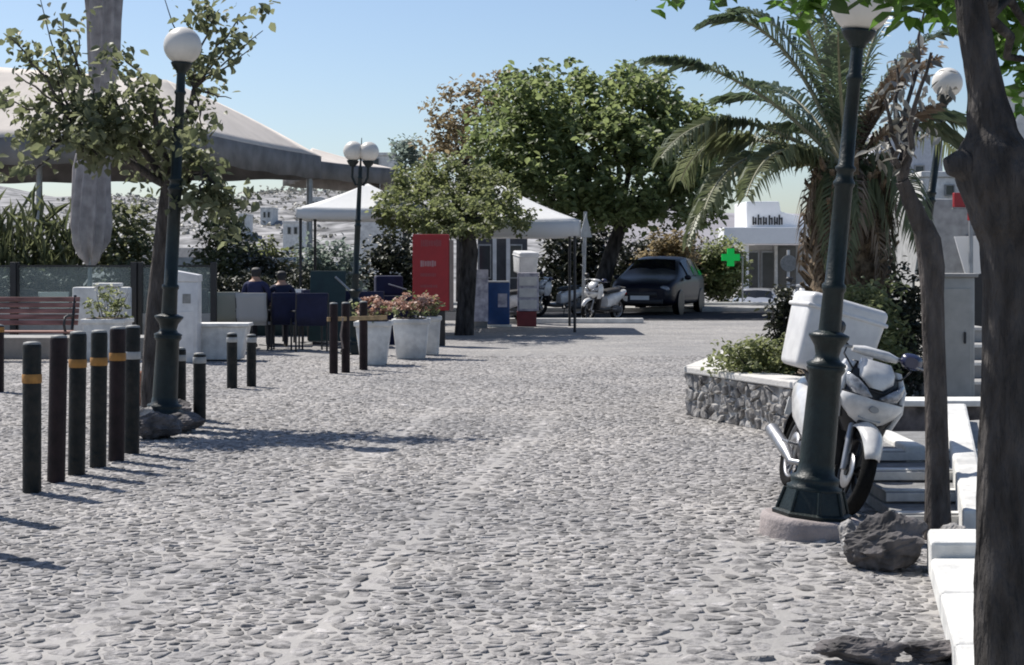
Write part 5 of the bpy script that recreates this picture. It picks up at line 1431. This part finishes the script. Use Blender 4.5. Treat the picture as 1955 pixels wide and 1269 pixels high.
tri = MB().prism([(-.30, 0), (.30, 0), (.0, .58)], .012, (Vector((.06, -.07, 2.05)), Vector((.55, .83, 0)), Vector((0, 0, 1)), Vector((.83, -.55, 0)))).build('sign_plate', M_STEEL, sp)
MB().box((.02, -.06, 1.75), (.16, .01, .3), rz=.9).build('small_plate', M_CAPGREY, sp)
# stand post with round plate by the pharmacy
rp = thing('round_sign', 'round grey sign on a pole in front of the pharmacy', 'sign', (XD(1505, 44), 44, 0))
MB().tube([(0, 0, 0), (0, 0, 1.75)], .04, 8).build('post', M_WHITEPL, rp)
dk = MB(); dk.lathe([(.22, 0), (.22, .03)], 24); dk.v = [(v[0], v[2] - .08, 1.40 + v[1]) for v in dk.v]; dk.build('disc', M_CAPGREY, rp)
scooter('white scooter seen end on between the pharmacy and the lamp post', (XD(1512, 33), 33, 0), R(8), R(6), False, group='scooters parked near the pharmacy')


# ================================================================== TREES
def limb(mb_, pts_, r0, r1, n=9):
    k_ = len(pts_); mb_.tube(pts_, [r0 + (r1 - r0) * i / (k_ - 1) for i in range(k_)], n)

# --- left street tree, sparse with big leaves
D_L = 15.9
lt_ = thing('street_tree', 'sparse young tree with drooping big leaves at the left, beside the globe lamp', 'tree', (XD(288, D_L), D_L, 0))
O = Vector(lt_.location)
tb = MB(); tpts = [(288, 806), (287, 740), (292, 660), (298, 580), (306, 500), (314, 430), (320, 380), (324, 345)]
limb(tb, [W(x, y, D_L) - O for x, y in tpts], .095, .075, 12)
tb.build('trunk', M_BARK, lt_)
LP = []; br = MB()
ENDS = [(18, 70, 1), (5, 190, 1), (55, 255, 1.2), (120, 25, .7), (95, 120, 1.1), (130, 200, 1.2), (60, 330, .6), (175, 250, 1.3), (232, 105, .9), (262, 150, .7), (240, 235, 1.2), (290, 190, .9), (300, 255, 1.3), (400, 18, 1.1), (470, 25, 1), (440, 80, .9), (392, 118, 1.1), (402, 178, .4), (385, 240, 1.1), (345, 285, 1.2), (250, 305, 1.1), (195, 315, .9), (375, 385, 1.2), (425, 425, 1.2), (405, 365, 1), (455, 395, .8), (140, 130, 1), (180, 170, 1.1), (330, 250, 1), (90, 290, .8), (270, 330, .8), (150, 60, .6), (220, 180, .9), (30, 140, .7), (110, 250, 1.1), (160, 300, 1.0), (215, 270, 1.2), (285, 300, 1.2), (320, 320, 1.0)]
fork = W(322, 355, D_L) - O
mains = {}
for mx, my in ((150, 240), (230, 230), (370, 170), (390, 330), (290, 180)):
    dd = D_L + rnd.uniform(-.5, .5); e = W(mx, my, dd) - O; pp = wob(fork, e, 6, .035); limb(br, pp, .042, .022, 8); mains[(mx, my)] = (e, dd)
for x, y, wgt in ENDS:
    key = min(mains, key=lambda k_: (k_[0] - x) ** 2 + (k_[1] - y) ** 2); b0, dd = mains[key]
    e = W(x, y, dd + rnd.uniform(-.45, .45)) - O; pp = wob(b0, e, 6, .05, .03); limb(br, pp, .018, .006, 6)
    n_cl = max(3, int(round(4.2 * wgt)))
    for q in range(n_cl):
        c = pp[rnd.choice((3, 4, 5, 6, 6))] + Vector((rnd.gauss(0, .085), rnd.gauss(0, .12), rnd.gauss(0, .075)))
        LP.append(np.array(c) + nrng.normal(size=(int(17 * wgt) + 3, 3)) * np.array((.075, .10, .06)))
for x, y in ((312, -10), (362, 18), (502, 58), (442, 188), (482, 90), (75, -10)):
    key = min(mains, key=lambda k_: (k_[0] - x) ** 2 + (k_[1] - y) ** 2); b0, dd = mains[key]
    limb(br, wob(b0, W(x, y, dd) - O, 6, .03), .012, .004, 6)
br.build('branches', M_BARK, lt_)
leaves('crown', np.concatenate(LP), .088, M_LEAF_FIG, lt_, up=.25, aspect=.66, droop=.9, jitter=.55)

def big_tree(name, label, d, base_px, trunk_pts, r0, lobes, nclump, per, csize, lsize, lm, barkm=None, group='trees by the kiosk', forks=(), inner=True):
    t = thing(name, label, 'tree', (XD(base_px, d), d, gz(d)), group=group); O = Vector(t.location)
    tb = MB(); P0 = [W(x, y, d) - O for x, y in trunk_pts]; P0[0].z = -.05
    limb(tb, P0, r0, r0 * .7, 14)
    tb.build('trunk', barkm or M_BARKD, t)
    b = MB()
    for x, y, dd, rr in forks: limb(b, wob(P0[-1], W(x, y, d + dd) - O, 6, .04), rr, rr * .35, 8)
    allp = []
    for (x, y, dd, rx, ry, rz_, k_) in lobes:
        c = W(x, y, d + dd) - O; s = d / FPX
        limb(b, wob(P0[-1], c, 6, .04), r0 * .4, r0 * .1, 7)
        allp.append(clumpy(tuple(c), (rx * s, ry, rz_ * s), int(nclump * k_ * .72), per, csize, .62))
    b.build('branches', barkm or M_BARKD, t)
    leaves('crown', np.concatenate(allp), lsize, lm, t, up=.45, aspect=.65, droop=.3, jitter=.6)
    return t
# mid-left tamarisk-like tree over the red board
big_tree('street_tree', 'bushy olive green tree with dark trunk right of the red board', 33.6, 893, [(886, 650), (888, 600), (893, 540), (898, 480), (890, 420)], .20,
        
         [(795, 385, 0, 70, 1.3, 48, 1.0), (862, 372, .3, 75, 1.4, 48, 1.0), (925, 385, 0, 60, 1.3, 45, .8), (845, 325, .5, 40, 1.0, 30, .4), (785, 350, .4, 40, .9, 36, .5), (880, 415, -.8, 85, 2.0, 36, 1.2), (985, 415, .2, 34, .8, 26, .35),
          (768, 418, -.2, 50, 1.0, 30, .7), (740, 395, .2, 26, .7, 34, .35), (850, 436, -.5, 78, 1.0, 20, .5), (905, 345, .6, 40, 1.0, 30, .4), (955, 365, .4, 40, .9, 32, .45)], 95, 24, .15, .085, M_LEAF_TAM)
# big dense tree
big_tree('shade_tree', 'big round dense green tree behind the kiosk and the dark car', 47.0, 1150, [(1140, 600), (1150, 540), (1168, 480), (1185, 430)], .26,
         [(960, 260, .2, 65, 1.4, 70, .7), (1345, 260, .8, 40, 1.2, 50, .4), (1000, 180, .3, 40, 1.0, 40, .3), (1230, 180, .3, 60, 1.2, 50, .5), (1060, 215, 0, 120, 2.0, 85, 1.5), (1170, 210, .3, 120, 2.0, 80, 1.4), (1010, 280, -.4, 105, 1.8, 90, 1.2), (1130, 300, -1.0, 150, 2.0, 100, 1.9), (1255, 260, .2, 95, 1.7, 85, 1.1), (1310, 300, .6, 65, 1.4, 75, .7), (1230, 360, -.8, 130, 1.8, 70, 1.2), (1050, 370, -.6, 110, 1.7, 60, 1.0), (960, 350, -.3, 55, 1.2, 55, .5), (1330, 380, 0, 50, 1.0, 50, .5), (1150, 400, -1.2, 100, 1.2, 38, .6)], 100, 25, .36, .175, M_LEAF_BIG,
         forks=[(1130, 400, -.4, .13), (1240, 400, .4, .12), (1200, 380, -.5, .1)])
big_tree('shade_tree', 'reddish brown leaved tree rising behind the left of the big green tree', 62, 880, [(880, 580), (880, 450), (885, 330)], .2,
         [(855, 225, 0, 38, 1.0, 62, .5), (925, 195, .5, 45, 1.0, 40, .5), (880, 280, 0, 62, 1.2, 60, .9), (950, 170, .6, 25, .7, 36, .25)], 85, 22, .38, .17, M_LEAF_BRN)
big_tree('shade_tree', 'small blue green tree top left of the brown tree above the white parasol', 64, 775, [(775, 580), (775, 420), (775, 340)], .16,
         [(772, 290, 0, 22, .8, 32, .4), (790, 330, 0, 40, 1.0, 50, .8), (740, 350, .4, 20, .6, 20, .2)], 65, 22, .34, .16, M_LEAF_BLU)
# dark greenery behind the car and the green bush at the cross
shrub('roadside_bush', 'dull green bush behind the green cross', (XD(1375, 52), 51.7, .1), (.75, .7, 1.0), 5200, .14, M_LEAF_SHR, csize=.26, cat='bush')
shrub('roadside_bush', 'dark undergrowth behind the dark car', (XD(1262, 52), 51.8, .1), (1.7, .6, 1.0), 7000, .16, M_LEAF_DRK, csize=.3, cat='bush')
shrub('roadside_bush', 'reddish brown dry bush above the dark car', (XD(1275, 49), 49.2, .12), (.9, .5, 1.15), 3600, .15, M_LEAF_BRN, csize=.28, cat='bush')
def reeds(label, x, d, w, h, n, m):
    t = thing('reed_clump', label, 'reeds', (XD(x, d), d, 0)); P = np.column_stack([nrng.uniform(-w, w, n), nrng.uniform(-.5, .5, n), nrng.uniform(0, h, n) * nrng.uniform(.3, 1, n)])
    leaves('foliage', P, .65, m, t, up=-.2, aspect=.045, droop=-2.6, jitter=.6)
    st = MB()
    for i in range(14): X_ = rnd.uniform(-w, w); st.tube(wob((X_, rnd.uniform(-.4, .4), 0), (X_ + rnd.uniform(-.3, .3), rnd.uniform(-.4, .4), h * rnd.uniform(.7, 1.05)), 4, .04), .022, 5)
    st.build('stem', M_RACH, t)
reeds('tall green reeds behind the glass at the left edge', 55, 34, 1.0, 2.5, 1500, M_FRONDY)
shrub('cafe_bush', 'dark green bush behind the folded parasol', (XD(240, 34), 34, 0), (.62, .6, 1.35), 3000, .14, M_LEAF_FIG, csize=.22, cat='bush')
shrub('roadside_bush', 'dark shrubbery behind the kiosk and the sign post', (XD(1110, 55), 54.5, gz(54.5)), (1.6, .7, 1.75), 5200, .2, M_LEAF_DRK, csize=.36, cat='bush')
shrub('cafe_bush', 'grey green bush beneath the white parasol left of the double lamp', (XD(615, 37), 37, 0), (.85, .6, .95), 3800, .13, M_LEAF_BLU, csize=.2, cat='bush')
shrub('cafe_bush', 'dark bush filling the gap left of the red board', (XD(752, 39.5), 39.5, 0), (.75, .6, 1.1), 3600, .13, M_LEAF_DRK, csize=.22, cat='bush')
shrub('cafe_bush', 'leafy green bush beneath the big canopy right of the left lamp', (XD(425, 36), 36, 0), (.62, .6, 1.35), 3000, .13, M_LEAF_FIG, csize=.2, cat='bush')
shrub('cafe_bush', 'low dark bush behind the two seated people', (XD(505, 35.2), 35.2, 0), (.8, .5, .85), 3000, .12, M_LEAF_DRK, csize=.2, cat='bush')
shrub('cafe_bush', 'olive bush on the slope left of the white folding chair', (XD(525, 44), 44, 0), (.7, .6, 1.0), 3000, .13, M_LEAF_TAM, csize=.2, cat='bush')

# --- slender trunk on the right
D_R = 9.3
sl_ = thing('street_tree', 'slender bare trunk right of the scooter, standing by the steps', 'tree', (XD(1791, D_R), D_R, 0)); O = Vector(sl_.location)
b = MB(); P0 = [W(x, y, D_R) - O for x, y in ((1791, 1036), (1790, 960), (1789, 860), (1787, 760), (1783, 660), (1780, 560), (1779, 510), (1772, 460), (1760, 425))]; P0[0].z = -.03
b.tube(P0, [.082, .070, .064, .062, .062, .064, .072, .072, .055], 14); b.build('trunk', M_BARK, sl_)
b = MB(); tip = P0[-1]
TW = [((1720, 345), .045, .025), ((1690, 260), .03, .014), ((1752, 230), .028, .012), ((1712, 130), .03, .008), ((1690, 190), .02, .008), ((1778, 100), .022, .008), ((1765, 20), .02, .006)]
hub = W(1722, 345, D_R - .05) - O; limb(b, wob(tip - Vector((0, 0, .02)), hub, 5, .03), .058, .04, 10)
for (x, y), a_, c_ in TW[1:]:
    limb(b, wob(hub, W(x, y, D_R + rnd.uniform(-.35, .35)) - O, 7, .05), a_ * .9, c_, 7)
b.build('branches', M_BARK, sl_)
LPs = []
for x, y in ((1690, 290), (1705, 235), (1730, 190), (1755, 150), (1775, 110), (1760, 240), (1720, 280), (1785, 170), (1700, 170), (1740, 100)):
    for q in range(2): LPs.append(np.array(W(x + rnd.uniform(-18, 18), y + rnd.uniform(-25, 25), D_R + rnd.uniform(-.3, .3)) - O) + nrng.normal(size=(7, 3)) * .05)
leaves('crown', np.concatenate(LPs), .075, leaf_mat('withered_leaf', (.07, .065, .05), (.34, .33, .30), .2), sl_, up=.1, aspect=.4, droop=1.2)

# --- big trunk at the right edge with an overhead crown
D_T = 5.72
bt_ = thing('street_tree', 'big dark gnarled trunk at the right picture edge with leaves overhead', 'tree', (XD(1916, D_T), D_T, 0)); O = Vector(bt_.location)
b = MB(); P0 = []
TRK = [(1918, 1300, .112), (1914, 1240, .100), (1912, 1120, .094), (1914, 980, .091), (1918, 840, .090), (1922, 700, .088), (1925, 560, .088), (1926, 470, .098), (1920, 410, .128), (1908, 345, .150), (1900, 295, .132), (1893, 240, .086), (1882, 170, .068), (1866, 90, .062), (1852, 0, .058), (1842, -80, .055), (1836, -170, .052)]
TRK = [(x, y, r_ * .9) for x, y, r_ in TRK]
P0 = [W(x, y, D_T) - O for x, y, r_ in TRK]; P0[0].z = -.04
n_ = 56; rings = []; kk_ = 110
for i in range(kk_ + 1):
    f_ = i / kk_ * (len(P0) - 1); j0 = min(len(P0) - 2, int(f_)); u_ = f_ - j0; u_ = u_ * u_ * (3 - 2 * u_)
    p = P0[j0].lerp(P0[j0 + 1], f_ - j0); r_ = TRK[j0][2] * (1 - u_) + TRK[j0 + 1][2] * u_
    row = []
    for j in range(n_):
        a = 2 * math.pi * j / n_; dv = Vector((math.cos(a), math.sin(a), 0)); q_ = Vector((dv.x * 1.1, dv.y * 1.1, p.z * .9))
        rg = 1 - abs(mnoise.noise(Vector((dv.x * 4.2, dv.y * 4.2, p.z * 2.6)))) * 2
        row.append(p + dv * r_ * (1 + .10 * mnoise.noise(q_ * 1.6) + .075 * rg * rg + .03 * mnoise.noise(Vector((dv.x * 9, dv.y * 9, p.z * 14)))))
    rings.append(row)
b.loft_rings(rings, True, True); b.build('trunk', M_BARKD, bt_)
b = MB()
b.tube([W(1912, 345, D_T) - O, W(1868, 325, D_T - .02) - O, W(1828, 312, D_T - .03) - O, W(1806, 318, D_T - .03) - O], [.10, .075, .05, .03], 12)
b.build('cut_stub', M_BARKD, bt_)
b = MB()
topP = P0[-1]; LPs = []
BR = [(1300, -120, 7.2), (1480, -90, 6.9), (1560, -60, 6.6), (1680, -60, 6.3), (1780, -70, 6.0), (1900, -60, 6.5), (1990, 40, 6.6), (1980, 140, 6.8), (1960, -20, 7.2), (1860, -40, 7.3), (1740, -60, 7.4), (1400, -150, 7.6)]
st0 = P0[-3]
for x, y, d in BR:
    e = W(x, y, d) - O; pp = wob(topP if y < 0 else st0, e, 6, .05); limb(b, pp, .028, .008, 7)
b.build('branches', M_BARKD, bt_)
CL = [(1262, -6, 7.2, 5), (1300, -22, 7.3, 8), (1340, -14, 7.2, 7), (1390, -20, 7.3, 8), (1510, 4, 6.7, 12), (1545, 22, 6.7, 9), (1530, -12, 6.8, 10), (1590, -25, 6.6, 14), (1640, -30, 6.5, 14), (1700, -20, 6.4, 16), (1740, -2, 6.3, 18), (1775, 12, 6.4, 18), (1800, -15, 6.5, 20), (1820, 30, 6.9, 16), (1900, 10, 6.6, 26), (1935, 30, 6.6, 26), (1950, 60, 6.7, 26), (1925, 80, 7.0, 20), (1945, 120, 6.8, 22), (1950, 165, 6.9, 20), (1940, 200, 7.0, 14), (1880, -10, 6.8, 22), (1960, 0, 6.6, 24), (1910, 55, 7.0, 20)]
for x, y, d, k_ in CL: LPs.append(np.array(W(x, y, d) - O) + nrng.normal(size=(k_, 3)) * np.array((.05, .10, .032)))
for x in range(1240, 2140, 22):
    for q in range(3): LPs.append(np.array(W(x, rnd.uniform(-330, -95), rnd.uniform(6.0, 7.8)) - O) + nrng.normal(size=(18, 3)) * .09)
leaves('crown', np.concatenate(LPs), .095, M_LEAF_OVR, bt_, up=.6, aspect=.55, droop=.6)
